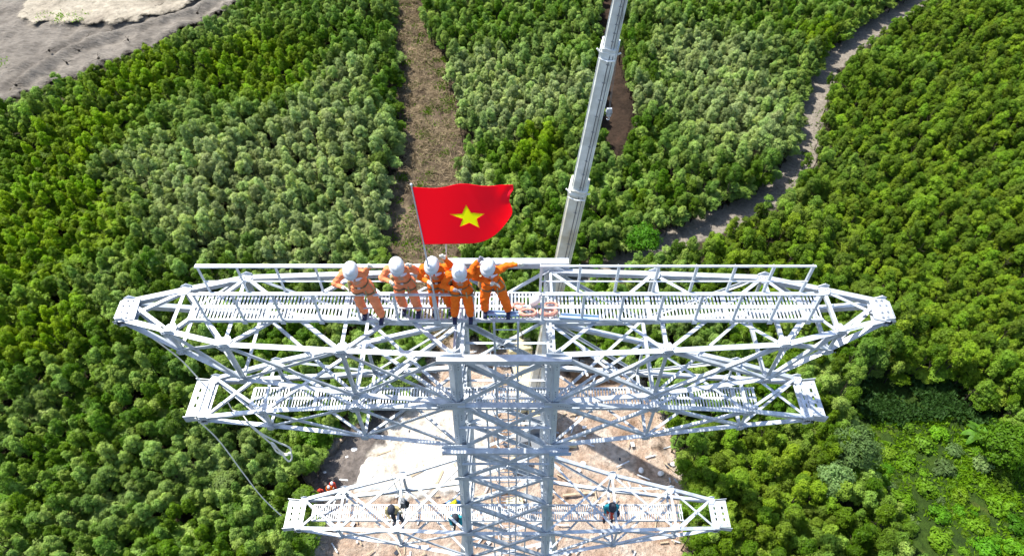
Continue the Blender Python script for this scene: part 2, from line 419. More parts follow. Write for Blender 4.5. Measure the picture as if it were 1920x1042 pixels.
def sheet(name, pts, m, z, cell=0.5, grow=1.5, relief=0.0, seed=1, extra=None):
    P = topoly(pts); xs = [p[0] for p in P]; ys = [p[1] for p in P]
    gx = np.arange(min(xs) - grow, max(xs) + grow, cell); gy = np.arange(min(ys) - grow, max(ys) + grow, cell)
    X, Y = np.meshgrid(gx, gy, indexing='ij')
    d = polydist(X, Y, P); ins = inpoly(X, Y, P); sd = np.where(ins, d, -d) + grow
    Z = z + relief * (vnoise(X, Y, 3.1, seed) * 0.6 + vnoise(X, Y, 1.1, seed + 1) * 0.3 + vnoise(X, Y, 0.6, seed + 2) * 0.15) * np.clip(sd / 2.0, 0, 1)
    if extra: Z = Z + extra(X, Y) * (sd > 3)
    ny = len(gy)
    ok = sd > -0.2
    cell_ok = ok[:-1, :-1] & ok[1:, :-1] & ok[:-1, 1:] & ok[1:, 1:]
    I, J = np.nonzero(cell_ok); a = I * ny + J
    Fq = np.stack([a, a + ny, a + ny + 1, a + 1], 1)
    used = np.unique(Fq); remap = np.zeros(X.size, int); remap[used] = np.arange(len(used))
    V = np.stack([X.ravel(), Y.ravel(), Z.ravel()], 1)[used]
    me = np_mesh(name, V, remap[Fq], True)
    at = me.attributes.new('rim', 'FLOAT', 'POINT'); at.data.foreach_set('value', np.clip(sd.ravel()[used] / 2.2, 0, 1.6).astype(np.float32))
    o = link(name, me, m); tag(o, kind='structure'); return o

def catmull(P, n=8):
    P = [Vector(p) for p in P]; out = []
    for i in range(len(P) - 1):
        p0 = P[max(i - 1, 0)]; p1 = P[i]; p2 = P[i + 1]; p3 = P[min(i + 2, len(P) - 1)]
        for k in range(n):
            t = k / n
            out.append(0.5 * ((2 * p1) + (p2 - p0) * t + (2 * p0 - 5 * p1 + 4 * p2 - p3) * t * t + (3 * p1 - p0 - 3 * p2 + p3) * t ** 3))
    out.append(P[-1]); return out
rg_ = np.random.default_rng(77)
def ragged(P, amp, step=18):
    out = []
    for (x0, y0), (x1, y1) in zip(P, P[1:] + P[:1]):
        L_ = math.hypot(x1 - x0, y1 - y0); k_ = max(1, int(L_ / step))
        for i in range(k_):
            u = i / k_; a_ = rg_.uniform(-amp, amp); out.append((x0 + (x1 - x0) * u + (y1 - y0) / L_ * a_, y0 + (y1 - y0) * u - (x1 - x0) / L_ * a_))
    return out
BARE = [(-260, 330), (-60, 225), (60, 168), (170, 132), (290, 82), (400, 32), (470, -12), (560, -70), (300, -190), (-300, -190)]
TERR = [(-60, -150), (30, -60), (80, 0), (52, 44), (120, 50), (240, 44), (330, 22), (420, -10), (470, -150)]
STRIP = [(733, -60), (778, -60), (788, 10), (812, 60), (848, 160), (862, 280), (882, 400), (850, 480), (838, 560), (835, 650), (795, 650), (765, 560), (712, 480), (716, 400), (742, 330), (750, 200), (745, 100), (738, 20)]
STRIPB = [(1128, -60), (1146, -60), (1152, 100), (1184, 195), (1176, 255), (1152, 295), (1134, 270), (1128, 200), (1128, 100)]
CLEAR = [(795, 700), (850, 655), (900, 652), (960, 668), (1050, 672), (1140, 688), (1185, 720), (1250, 800), (1262, 870), (1268, 920), (1270, 1000), (1262, 1400), (560, 1400), (585, 960), (600, 900), (625, 850), (650, 812), (700, 782), (760, 742)]
ROADC = [(1830, -60), (1728, -4), (1640, 52), (1592, 88), (1552, 125), (1530, 170), (1523, 220), (1508, 285), (1480, 330), (1440, 368), (1360, 408), (1290, 438), (1200, 478), (1130, 505), (1060, 535), (1015, 550)]
MEADOW = [(1622, 812), (1680, 775), (1800, 778), (1860, 800), (1960, 860), (2200, 900), (2200, 1400), (1830, 1400), (1735, 1000), (1690, 935), (1640, 885)]
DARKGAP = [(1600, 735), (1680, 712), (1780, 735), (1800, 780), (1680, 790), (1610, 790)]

# far ground: one sheet to the horizon
s_ = 2500.0
g = np_mesh('ground', [(-s_, -s_, -0.03), (s_, -s_, -0.03), (s_, s_, -0.03), (-s_, s_, -0.03)], [(0, 1, 2, 3)])
tag(link('ground', g, M['ground']), kind='structure')
sheet('cleared_strip', STRIP, M['strip'], 0.004, 0.5, 2.0, 0.5, 3)
sheet('soil_patch', STRIPB, M['redsoil'], 0.004, 0.5, 2.0, 0.4, 4)
RUTS = []
for c0 in ([(1070, 1000), (1110, 930), (1170, 880), (1225, 850), (1240, 815)], [(1060, 840), (1120, 830), (1180, 860), (1220, 920), (1240, 1000)], [(760, 1000), (770, 930), (800, 880), (850, 830), (900, 760)], [(900, 1000), (950, 930), (990, 860), (1040, 800), (1090, 760)]):
    w_ = catmull([onz(x, y, 0) for x, y in c0], 12)
    for o_ in (-.95, .95):
        RUTS.append([(p.x + (b_ - a_).normalized().y * o_, p.y - (b_ - a_).normalized().x * o_) for a_, p, b_ in zip(w_[:-2], w_[1:-1], w_[2:])])
def ruts(X, Y):
    z_ = np.zeros(X.shape)
    for P_ in RUTS:
        for (x_, y_) in P_:
            m_ = (np.abs(X - x_) < 1.2) & (np.abs(Y - y_) < 1.2)
            d_ = np.hypot(X[m_] - x_, Y[m_] - y_); z_[m_] = np.minimum(z_[m_], -.13 * np.exp(-(d_ / .26) ** 2) + .0)
    return z_
sheet('clearing', CLEAR, M['sand'], 0.0, 0.2, 2.5, 0.42, 5, ruts)
sheet('shadowed_soil_bank', [(560, 960), (600, 890), (640, 830), (700, 780), (765, 745), (745, 800), (690, 860), (650, 930), (620, 1000)], M['greysoil'], 0.37, 0.4, 1.5, 0.2, 8)  # dark soil whose grey also holds the shadow of the trees beside it
sheet('pale_sand', ragged([(715, 890), (745, 825), (800, 780), (860, 765), (885, 800), (875, 850), (800, 880)], 12, 20), M['palesand'], 0.385, 0.3, 4.0, 0.16, 9)  # paler sheet over the sand left of the shaft
RG = catmull([onz(x, y, 1) for x, y in [(40, 150), (100, 112), (165, 76), (250, 50), (360, 16), (430, -14)]], 12)
def ridge(X, Y):
    d_ = np.full(X.shape, 1e9)
    for p in RG: d_ = np.minimum(d_, np.hypot(X - p.x, Y - p.y))
    return .7 * np.exp(-(d_ / .9) ** 2) - .35 * np.exp(-((d_ - 2.0) / .8) ** 2)
sheet('bare_slope', BARE, M['bare'], 0.0, 0.4, 2.0, 1.5, 6, ridge)
sheet('pale_terrace', ragged(TERR, 7), M['terrace'], 1.0, 0.5, 2.5, 0.7, 7)
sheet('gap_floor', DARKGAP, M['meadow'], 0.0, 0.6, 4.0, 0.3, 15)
sheet('meadow', MEADOW, M['meadow'], 0.0, 0.6, 3.0, 0.5, 10)
sheet('soil_patch', [(1050, 672), (1140, 690), (1172, 715), (1120, 738), (1050, 722)], M['redsoil'], 0.38, 0.4, 1.0, 0.2, 12)
sheet('soil_patch', [(890, 660), (930, 662), (945, 690), (920, 706), (880, 690)], M['redsoil'], 0.38, 0.4, 1.0, 0.2, 13)
sheet('soil_patch', [(1195, 810), (1245, 800), (1262, 850), (1258, 900), (1225, 860)], M['redsoil'], 0.38, 0.4, 0.6, 0.5, 14)
# the track
rc = catmull([onz(x, y, 0) for x, y in ROADC], 10)
V = []; Fq = []; rim = []; NW = 13; HW = 3.0
for i, p in enumerate(rc):
    d = (rc[min(i + 1, len(rc) - 1)] - rc[max(i - 1, 0)]).normalized(); s = Vector((d.y, -d.x, 0))
    for k in range(NW):
        u = (k / (NW - 1) - 0.5) * 2
        rut = -0.05 * math.exp(-((abs(u) * HW - 0.85) / 0.3) ** 2)
        q = p + s * (u * HW); V.append((q.x, q.y, 0.09 + rut)); rim.append((1 - abs(u)) * HW / 1.6)
for i in range(len(rc) - 1):
    for k in range(NW - 1):
        a = i * NW + k; Fq.append((a, a + 1, a + NW + 1, a + NW))
me = np_mesh('road', V, Fq, True)
at = me.attributes.new('rim', 'FLOAT', 'POINT'); at.data.foreach_set('value', np.array(rim, np.float32))
tag(link('road', me, M['road']), kind='structure')

# ------------------------------------------------------------------ trees
def leaf_cards(C, Nrm, ln, wd, r, face=False):
    """rhombic leaves at C with long axes near Nrm"""
    n = len(C)
    if face:
        fn = Nrm + r.normal(0, 0.42, (n, 3)); fn /= np.linalg.norm(fn, axis=1, keepdims=True)
        o = r.normal(0, 1, (n, 3)); sd = np.cross(fn, o); sd /= np.linalg.norm(sd, axis=1, keepdims=True)
        ax = np.cross(sd, fn)
    else:
        ax = Nrm + r.normal(0, 0.45, (n, 3)); ax /= np.linalg.norm(ax, axis=1, keepdims=True)
        o = r.normal(0, 1, (n, 3)); sd = np.cross(ax, o); sd /= np.linalg.norm(sd, axis=1, keepdims=True)
    L = (ln * r.uniform(0.7, 1.3, n))[:, None]; W = (wd * r.uniform(0.7, 1.3, n))[:, None]
    V = np.empty((n, 4, 3)); V[:, 0] = C - ax * L * 0.5; V[:, 1] = C + sd * W * 0.5; V[:, 2] = C + ax * L * 0.5; V[:, 3] = C - sd * W * 0.5
    return V.reshape(-1, 3)
def crown_mesh(name, seed, rx=1.15, rz=1.9, zc=5.2, clumps=26, per=70, cr=0.5, ln=0.30, wd=0.14, m=None, lean=0.12):
    r = np.random.default_rng(seed); VV = []
    for k in range(clumps):
        zf = 1 - (k + 0.5) / clumps * 1.35
        ph = k * 2.39996 + r.uniform(-0.5, 0.5); h = math.sqrt(max(0, 1 - zf * zf))
        rad = r.uniform(0.62, 1.08)
        d = np.array([h * cos(ph), h * sin(ph), zf])
        c = d * np.array([rx, rx, rz]) * rad + np.array([0, 0, zc])
        q = cr * r.uniform(0.65, 1.25)
        n = int(per * (q / cr) ** 2)
        u = r.normal(0, 1, (n, 3)); u[:, 2] = np.abs(u[:, 2]) * 0.9 - 0.25; u /= np.linalg.norm(u, axis=1, keepdims=True)
        pos = c + u * q * r.uniform(0.45, 1.05, n)[:, None] * np.array([1, 1, 1.15])
        nr = u * 0.95 + d * 0.35 + np.array([lean, 0.0, 0.25])
        VV.append(leaf_cards(pos, nr, ln, wd, r, True))
    V = np.concatenate(VV); Fq = np.arange(len(V)).reshape(-1, 4)
    me = np_mesh(name, V, Fq); me.materials.append(m or M['leaf']); return me
def trunk_mesh(name, seed, h=5.6):
    r = random.Random(seed); mb = MB()
    top = Vector((r.uniform(-.2, .2), r.uniform(-.2, .2), h))
    pts = [Vector((0, 0, -0.2)), Vector((r.uniform(-.06, .06), r.uniform(-.06, .06), h * .35)), top * 0.75 + Vector((0, 0, 0)), top]
    mb.tube(pts, 1, 7, True, [0.10, 0.075, 0.05, 0.02])
    for k in range(6):
        a = r.uniform(0, 2 * pi); z = h * r.uniform(0.4, 0.8); b = Vector((0, 0, z))
        e = b + Vector((cos(a) * r.uniform(.6, .95), sin(a) * r.uniform(.6, .95), r.uniform(.5, 1.0)))
        mb.tube([b, (b + e) / 2 + Vector((0, 0, .08)), e], 1, 5, True, [0.04, 0.03, 0.012])
    me = mb.mesh(name, True); me.materials.append(M['bark']); return me
NVAR = 7
crowns = [crown_mesh('crown', 100 + i, rx=0.60 + 0.07 * (i % 4), rz=1.5 + 0.25 * (i % 3), clumps=18 + 2 * (i % 4), per=110, cr=0.37, ln=0.19, wd=0.11, lean=0.04 * i) for i in range(NVAR)]
trunks = [trunk_mesh('trunk', 200 + i) for i in range(3)]

SP = 1.17
pts = []
for j in range(-12, 137):
    yy = j * SP * 0.88
    for i in range(-123, 124):
        pts.append((i * SP + (SP / 2 if j % 2 else 0), yy))
pts = np.array(pts) + rng.uniform(-0.4, 0.4, (len(pts), 2))
rowid = np.array([j for j in range(-12, 137) for i in range(-123, 124)])
sc = 0.645 * rng.uniform(0.74, 1.24, len(pts)) * (0.84 + 0.34 * vnoise(pts[:, 0] + 300, pts[:, 1] + 300, 9, 5))
okp = np.ones(len(pts), bool)
VIS = [BARE, ragged([(x + (9 if x < (735 if y < 0 else 800) and x < 790 and not (x > 775 and y < 60) else -9), y) for x, y in STRIP], 16, 14), ragged(STRIPB, 7), ragged(CLEAR, 8), MEADOW, DARKGAP]
# the strip of track that is open to the sky
left = []; right = []
halfw = {0: 8, 1: 9, 2: 11, 3: 14, 4: 15, 5: 15, 6: 15, 7: 16, 8: 16, 9: 15, 10: 13, 11: 11, 12: 9, 13: 8, 14: 8, 15: 7, 16: 7}
for i, (x, y) in enumerate(ROADC):
    x0, y0 = ROADC[max(i - 1, 0)]; x1, y1 = ROADC[min(i + 1, len(ROADC) - 1)]
    dx, dy = x1 - x0, y1 - y0; l = math.hypot(dx, dy); w = halfw[i]
    left.append((x - dy / l * w, y + dx / l * w)); right.append((x + dy / l * w, y - dx / l * w))
VIS.append(left + right[::-1])
for z, w in ((0.3, 0.0), (2.0, 0.5), (4.0, 0.85), (6.0, 0.75)):
    for dx in (-1, 1):
        P = np.stack([pts[:, 0] + dx * w * sc, pts[:, 1], z * sc], 1)
        px, py, dep = project(P)
        for poly in VIS:
            okp &= ~(inpoly(px, py, poly) & (dep > 0))
# keep the tower base and the ground in front of it clear
okp &= ~((np.abs(pts[:, 0] - 0) < 14) & (pts[:, 1] < 13))
okp &= ~((pts[:, 0] > 20) & (pts[:, 1] < 18) & inpoly(*project(np.stack([pts[:, 0], pts[:, 1], pts[:, 0] * 0], 1))[:2], MEADOW))
gx_, gy_, _d = project(np.stack([pts[:, 0], pts[:, 1], np.full(len(pts), 2.0)], 1))
sc = np.where((gx_ > 1560) & (gx_ < 1880) & (gy_ > 640) & (gy_ < 745), sc * 1.12, sc)
P5 = np.stack([pts[:, 0], pts[:, 1], np.full(len(pts), 5.0)], 1)
px, py, dep = project(P5)
okp &= (px > -330) & (px < 2250) & (py > -260) & (dep > 5)
okp &= ~((rng.random(len(pts)) < 0.05))
rowid = rowid[okp]; pts = pts[okp]; sc = sc[okp]; px = px[okp]; py = py[okp]; dep = dep[okp]
inview = (px > 5) & (px < 1915) & (py > 10) & (py < 1035)
# crowns hidden behind the tower's arms show little: take the nearest ones that stand free
free = ~((px > 560) & (px < 1300) & (py > 480))
cand = np.nonzero(inview & free)[0]
cand = cand[np.argsort(dep[cand])][:298]
solo = set(cand.tolist())
GRP = 'plantation trees nearest the camera around the tower'
def nth(k):
    w = ['first', 'second', 'third', 'fourth', 'fifth', 'sixth', 'seventh', 'eighth', 'ninth', 'tenth', 'eleventh', 'twelfth']
    return w[k] if k < 12 else '%d%s' % (k + 1, 'th' if (k + 1) % 10 not in (1, 2, 3) or 10 < k + 1 < 20 else {1: 'st', 2: 'nd', 3: 'rd'}[(k + 1) % 10])
rows_ = sorted(set(rowid[cand].tolist()))
labels_ = {}
for ri, rr in enumerate(rows_):
    for side in (0, 1):
        m_ = [i for i in cand if rowid[i] == rr and (px[i] >= 945) == bool(side)]
        m_.sort(key=lambda i: px[i] if not side else -px[i])
        for k, i in enumerate(m_):
            sz = 'tall' if sc[i] > .73 else ('small' if sc[i] < .58 else 'bushy')
            labels_[i] = '%s green plantation tree, %s from the %s edge in the %s row up' % (sz, nth(k), 'right' if side else 'left', nth(ri))
for n, i in enumerate(cand):
    t = empty('plantation_tree', (pts[i, 0], pts[i, 1], 0), labels_[i], 'tree', GRP, rng.uniform(-0.7, 0.7))
    s = float(sc[i]); t.scale = (s, s, s * rng.uniform(0.9, 1.15))
    link('crown', crowns[n % NVAR], None, t); link('trunk', trunks[n % 3], None, t)

def scatter(name, P, rot, scl, idx, sources, label, cat):
    """one object whose geometry nodes place the given meshes on its points"""
    me = bpy.data.meshes.new(name); me.vertices.add(len(P)); me.vertices.foreach_set('co', np.asarray(P, np.float32).ravel())
    a = me.attributes.new('rot', 'FLOAT_VECTOR', 'POINT'); a.data.foreach_set('vector', np.asarray(rot, np.float32).ravel())
    a = me.attributes.new('scl', 'FLOAT_VECTOR', 'POINT'); a.data.foreach_set('vector', np.asarray(scl, np.float32).ravel())
    a = me.attributes.new('idx', 'INT', 'POINT'); a.data.foreach_set('value', np.asarray(idx, np.int32))
    o = bpy.data.objects.new(name, me); COL.objects.link(o)
    ng = bpy.data.node_groups.new(name, 'GeometryNodeTree')
    ng.interface.new_socket('Geometry', in_out='INPUT', socket_type='NodeSocketGeometry')
    ng.interface.new_socket('Geometry', in_out='OUTPUT', socket_type='NodeSocketGeometry')
    N = ng.nodes; Lk = ng.links
    gi = N.new('NodeGroupInput'); go = N.new('NodeGroupOutput')
    iop = N.new('GeometryNodeInstanceOnPoints'); gti = N.new('GeometryNodeGeometryToInstance')
    for so in reversed(sources):
        inf = N.new('GeometryNodeObjectInfo'); inf.inputs['Object'].default_value = so
        inf.transform_space = 'ORIGINAL'
        Lk.new(inf.outputs['Geometry'], gti.inputs[0])
    Lk.new(gi.outputs[0], iop.inputs['Points']); Lk.new(gti.outputs[0], iop.inputs['Instance'])
    iop.inputs['Pick Instance'].default_value = True
    def attr(nm, ty, sock):
        n = N.new('GeometryNodeInputNamedAttribute'); n.data_type = ty; n.inputs['Name'].default_value = nm
        Lk.new([q for q in n.outputs if q.enabled and q.name == 'Attribute'][0], sock)
    attr('idx', 'INT', iop.inputs['Instance Index']); attr('scl', 'FLOAT_VECTOR', iop.inputs['Scale'])
    e2r = N.new('FunctionNodeEulerToRotation'); attr('rot', 'FLOAT_VECTOR', e2r.inputs[0]); Lk.new(e2r.outputs[0], iop.inputs['Rotation'])
    Lk.new(iop.outputs[0], go.inputs[0])
    md = o.modifiers.new('scatter', 'NODES'); md.node_group = ng
    return tag(o, label, cat, None, 'stuff')
rest = np.array([i for i in range(len(pts)) if i not in solo])
src = [o for o in COL.objects if o.name.startswith('crown')][:NVAR]
n = len(rest)
sv = np.stack([sc[rest], sc[rest], sc[rest] * rng.uniform(0.9, 1.2, n)], 1)
scatter('forest', np.stack([pts[rest, 0], pts[rest, 1], np.zeros(n)], 1), np.stack([rng.normal(0, .07, n), rng.normal(0, .07, n), rng.uniform(-1.2, 1.2, n)], 1),
        sv, np.arange(n) % NVAR, src, 'dense green plantation forest filling the land beyond and beside the tower', 'forest')
# low growth between the trunks
pn = len(pts); kk = rng.random(pn) < 0.75; un = int(kk.sum())
up_ = np.stack([pts[:, 0] + rng.uniform(.4, .8, pn), pts[:, 1] + rng.uniform(-.6, .6, pn), np.zeros(pn)], 1)[kk]
us = rng.uniform(.75, 1.2, un)
scatter('forest_understorey', up_, np.stack([np.zeros(un), np.zeros(un), rng.uniform(0, 6, un)], 1), np.stack([us * 1.1, us * 1.1, us * .40], 1), np.arange(un) % NVAR, src, 'low dark growth filling the gaps between the plantation trunks', 'undergrowth')
trk = [o for o in COL.objects if o.name.startswith('trunk')][:3]
scatter('forest_trunks', np.stack([pts[rest, 0], pts[rest, 1], np.zeros(n)], 1), np.zeros((n, 3)), sv, np.arange(n) % 3, trk, 'thin brown trunks under the crowns of the plantation forest', 'tree trunks')

# special trees at the lower right
def lone_tree(x, y, z, s, m, label, seed, **kw):
    p = onz(x, y, z); t = empty('broadleaf_tree', (p.x, p.y, 0), label, 'tree')
    link('crown', crown_mesh('crown', seed, m=m, **kw), None, t); link('trunk', trunk_mesh('trunk', seed, kw.get('zc', 5)), None, t)
    return t
lone_tree(1600, 842, 4.5, 1, M['leaf_grey'], 'large round grey green tree at the left edge of the scrubby meadow', 301, rx=1.9, rz=1.7, zc=4.6, clumps=60, per=90, cr=0.6, ln=0.26, wd=0.13)
lone_tree(1893, 838, 3.5, 1, M['leaf_bright'], 'bright green spreading tree at the right edge of the photo, beside the banana plant', 302, rx=2.1, rz=1.5, zc=3.6, clumps=60, per=80, cr=0.6, ln=0.32, wd=0.18)
lone_tree(1560, 905, 4.0, 1, M['leaf_grey'], 'dull olive round tree just below the large grey green tree', 303, rx=1.3, rz=1.7, zc=4.4, clumps=34, per=80, cr=0.55)
lone_tree(1205, 450, 3.0, 1, M['leaf_bright'], 'bright green low tree standing alone above the gravel track, right of the crane boom', 304, rx=1.7, rz=1.4, zc=3.2, clumps=40, per=80, cr=0.6)

# bushes over the meadow
bush_me = [crown_mesh('foliage', 400 + i, rx=0.75, rz=0.55, zc=0.55, clumps=14, per=46, cr=0.36, ln=0.30, wd=0.16, m=M[['leaf_scrub', 'leaf_grey', 'leaf_bright'][i % 3]]) for i in range(6)]
BUSH = [(1760, 815, 1.1, 2), (1700, 800, .9, 0), (1730, 835, 1.2, 0), (1790, 845, 1.0, 1), (1665, 850, .9, 0), (1700, 870, 1.1, 2), (1770, 880, 1.2, 4), (1840, 870, 1.2, 1), (1880, 900, 1.3, 3),
        (1650, 900, 1.0, 4), (1735, 915, 1.2, 3), (1800, 930, 1.0, 0), (1870, 950, 1.2, 4), (1690, 940, 1.3, 4), (1760, 965, 1.1, 2), (1830, 985, 1.0, 3), (1905, 985, 1.2, 1), (1700, 985, 1.2, 1), (1760, 1015, 1.2, 5), (1850, 1030, 1.2, 2),
        (1560, 770, 1.0, 1), (1620, 775, .9, 2), (1900, 1030, 1.1, 4)]
q_ = random.Random(8); Mw = MEADOW[:6] + [(2000, 1060), (1760, 1060)] + MEADOW[8:]
while len(BUSH) < 62:
    x, y = q_.uniform(1640, 1960), q_.uniform(800, 1040)
    if inpoly(np.array([x]), np.array([y]), Mw)[0] and min(math.hypot(x - b_[0], y - b_[1]) for b_ in BUSH) > 20:
        BUSH.append((x, y, q_.uniform(.4, .7), q_.choice((0, 0, 1, 2, 2, 3, 5))))
BUSH = [(x, y, s * .8, v if v % 3 != 1 or q_.random() < .4 else 2) for x, y, s, v in BUSH]
BUSH.sort(key=lambda b_: b_[1])
for i, (x, y, s, v) in enumerate(BUSH):
    p = onz(x, y, 0.4)
    lab = '%s %s bush in the scrubby meadow, %s counting down from the dark gap' % ('small' if s < .9 else 'wide', ['yellow green', 'grey green', 'bright green'][v % 3], nth(i))
    t = empty('bush', (p.x, p.y, 0), lab, 'bush', 'low bushes in the scrubby meadow', rng.uniform(0, 6)); t.scale = (s * 1.15, s * 1.15, s)
    link('foliage', bush_me[v], None, t)
    mb = MB()
    for k in range(5):
        a = k * 1.3; mb.tube([(0, 0, -.05), (cos(a) * .2, sin(a) * .2, .3), (cos(a) * .45, sin(a) * .45, .6)], 1, 5, True, [.03, .02, .01])
    mb.build('stem', M['bark'], t)

# banana plant
p = onz(1822, 822, 0)
bt = empty('banana_plant', (p.x, p.y, 0), 'banana plant with long drooping leaves beside the bright green tree', 'banana plant')
mb = MB(); mb.tube([(0, 0, -.1), (0.03, 0, .8), (0, 0, 1.7)], 1, 9, True, [.16, .13, .09]); mb.build('stem', M['banana'], bt)
for k in range(9):
    a = k * 0.71 + 0.2; L = 1.45 + 0.25 * (k % 3); mbv = []; fs = []
    up = 0.9 if k % 3 else 1.5
    for i in range(9):
        u = i / 8; r_ = L * u * (1 - .15 * u); z = 1.3 + up * u - 1.5 * u * u
        w = 0.30 * math.sin(pi * min(1, u * .93 + .07)) ** .6
        c = Vector((cos(a) * r_, sin(a) * r_, z)); sd = Vector((-sin(a), cos(a), 0))
        mbv += [c + sd * w - Vector((0, 0, .06)), c, c - sd * w - Vector((0, 0, .06))]
        if i: b0 = (i - 1) * 3; fs += [(b0, b0 + 1, b0 + 4, b0 + 3), (b0 + 1, b0 + 2, b0 + 5, b0 + 4)]
    m2 = MB(); m2.add(mbv, fs); m2.build('leaf', M['banana'], bt)

# grass and undergrowth as stuff
def tufts(name, polys, dens, m, label, cat, h=0.45, w=0.09, blades=9, z0=0.1, seed=1, spread=0.25, lie=0.5):
    r = np.random.default_rng(seed); VV = []
    for poly in polys:
        P = topoly(poly); xs = [p[0] for p in P]; ys = [p[1] for p in P]
        A = (max(xs) - min(xs)) * (max(ys) - min(ys)); n = int(A * dens)
        x = r.uniform(min(xs), max(xs), n); y = r.uniform(min(ys), max(ys), n)
        k = inpoly(x, y, P) & (vnoise(x + 500, y + 500, 2.6, seed) > r.uniform(0.15, 0.6, n)); x = x[k]; y = y[k]; n = len(x)
        x = np.repeat(x, blades) + r.normal(0, spread, n * blades); y = np.repeat(y, blades) + r.normal(0, spread, n * blades)
        C = np.stack([x, y, z0 + r.uniform(0, 1, n * blades) * h * .5], 1)
        nr = np.stack([r.normal(0, lie, n * blades), r.normal(0, lie, n * blades), np.full(n * blades, 1.0 if lie < 1 else 0.25)], 1)
        VV.append(leaf_cards(C, nr, h, w, r))
    V = np.concatenate(VV); o = link(name, np_mesh(name, V, np.arange(len(V)).reshape(-1, 4)), m)
    return tag(o, label, cat, None, 'stuff')
tufts('meadow_grass', [MEADOW], 6.0, M['grass'], 'tall bright green grass growing over the scrubby meadow', 'grass', 0.5, 0.15, 14, 0.2, 21, 0.22, 0.8)
tufts('understorey', [DARKGAP, [(1560, 700), (1640, 690), (1800, 700), (1900, 760), (1880, 830), (1800, 790), (1600, 800)]], 5, M['leaf_shade'], 'low growth in the gap above the meadow, with shade in its leaf colour', 'undergrowth', 0.5, 0.25, 16, 0.9, 22, 0.35, 0.7)
tufts('strip_weeds', [STRIP], 0.8, M['leaf_scrub'], 'patchy green weeds sprouting on the cleared strip', 'weeds', 0.4, 0.14, 14, 0.35, 23, 0.4)
tufts('strip_shrubs', [STRIP], 0.05, M['leaf_scrub'], 'scattered young regrowth on the cleared strip', 'regrowth', 0.45, 0.16, 90, 0.45, 31, 0.5, 0.7)
tufts('dry_brush', [STRIP], 2.6, M['dry'], 'dry cut branches and brush lying on the bare strip behind the flag', 'dry brush', 1.3, 0.05, 12, 0.4, 24, 0.5, 1.5)
tufts('verge_weeds', [[(1560, 180), (1545, 240), (1525, 300), (1490, 345), (1430, 395), (1420, 385), (1470, 345), (1500, 300), (1525, 240), (1535, 180)], [(640, 800), (700, 770), (720, 790), (640, 850)], [(1200, 790), (1260, 800), (1270, 840), (1230, 850)]], 0.8, M['leaf_scrub'], 'low weeds along the track and clearing edge', 'weeds', 0.35, 0.15, 14, 0.1, 25, 0.4)
tufts('slope_weeds', [[(70, 40), (170, 35), (160, 55), (80, 52)], [(0, 110), (20, 120), (10, 150), (0, 150)]], 0.8, M['leaf_scrub'], 'sparse green weeds on the bare slope', 'weeds', 0.4, 0.15, 12, 1.4, 26, 0.5)

# stones / clods and dead stumps on the bare slope
def rocks(name, poly, n, s0, s1, m, label, seed, z=0.3):
    r = random.Random(seed); P = topoly(poly); xs = [p[0] for p in P]; ys = [p[1] for p in P]; mb = MB(); k = 0
    while k < n:
        x = r.uniform(min(xs), max(xs)); y = r.uniform(min(ys), max(ys))
        if not inpoly(np.array([x]), np.array([y]), P)[0]: continue
        k += 1; s = r.uniform(s0, s1) * r.random() ** .5
        b0 = len(mb.v); mb.ball((x, y, z + s * .2), (s * r.uniform(.7, 1.4), s * r.uniform(.7, 1.4), s * r.uniform(.5, .9)), Matrix.Rotation(r.uniform(0, 3), 3, 'Z'), 6, 4)
        for i in range(b0, len(mb.v)):
            v = mb.v[i]; mb.v[i] = (v[0] + r.uniform(-.2, .2) * s, v[1] + r.uniform(-.2, .2) * s, v[2] + r.uniform(-.15, .15) * s)
    return tag(mb.build(name, m), label, 'clods', None, 'stuff')
rocks('soil_clods', CLEAR[:11] + [(1262, 1060), (585, 1060)] + CLEAR[13:], 1600, 0.06, 0.28, M['sand'], 'lumps of sandy soil scattered over the clearing', 3, 0.15)
rocks('slope_clods', BARE, 500, 0.15, 0.45, M['bare'], 'grey lumps and stones on the bare slope', 4, 0.6)
mb = MB(); r = random.Random(5)
for (x, y) in [(148, 95), (165, 70), (185, 110), (92, 95), (125, 118), (278, 30), (298, 12), (370, 25), (60, 30), (30, 160), (210, 60), (240, 75)]:
    p = onz(x, y, 1.0)
    for k in range(3):
        a = r.uniform(0, 2 * pi); q = p + Vector((cos(a) * r.uniform(.3, 1.6), sin(a) * r.uniform(.3, 1.6), r.uniform(.1, .8)))
        mb.tube([p, (p + q) / 2 + Vector((r.uniform(-.3, .3), r.uniform(-.3, .3), .1)), q], 1, 5, True, [.04, .03, .015])
    mb.ball(p, (.2 * r.uniform(.6, 1.5), .2, .25), None, 7, 5)
tag(mb.build('dead_brush', M['bark']), 'dark dead stumps and bare twigs scattered on the grey slope', 'dead brush', None, 'stuff')

# ================================================================== THE TOWER
tower = empty('transmission_tower', (0, 0, 0), 'tall galvanised steel lattice pylon with three pairs of cross-arms', 'pylon')
SX = 1 / 94.4
def half(lv):                       # half width of the shaft at level lv below the top chords
    if lv >= -10.9: return 0.95 + 0.020 * (-lv)
    return 1.168 + 0.085 * (-10.9 - lv)
def hy(lv): return half(lv) + 0.10 if lv >= -10.9 else half(lv) + 0.10
def leg_pt(sx, sy, lv): return Vector((sx * half(lv), sy * hy(lv), T + lv))
LV = [0.0, -1.8, -3.7, -5.25, -6.9, -8.9, -10.9, -13.2, -15.8, -18.8, -22.5, -27.0, -32.5, -39.0, -51.2]
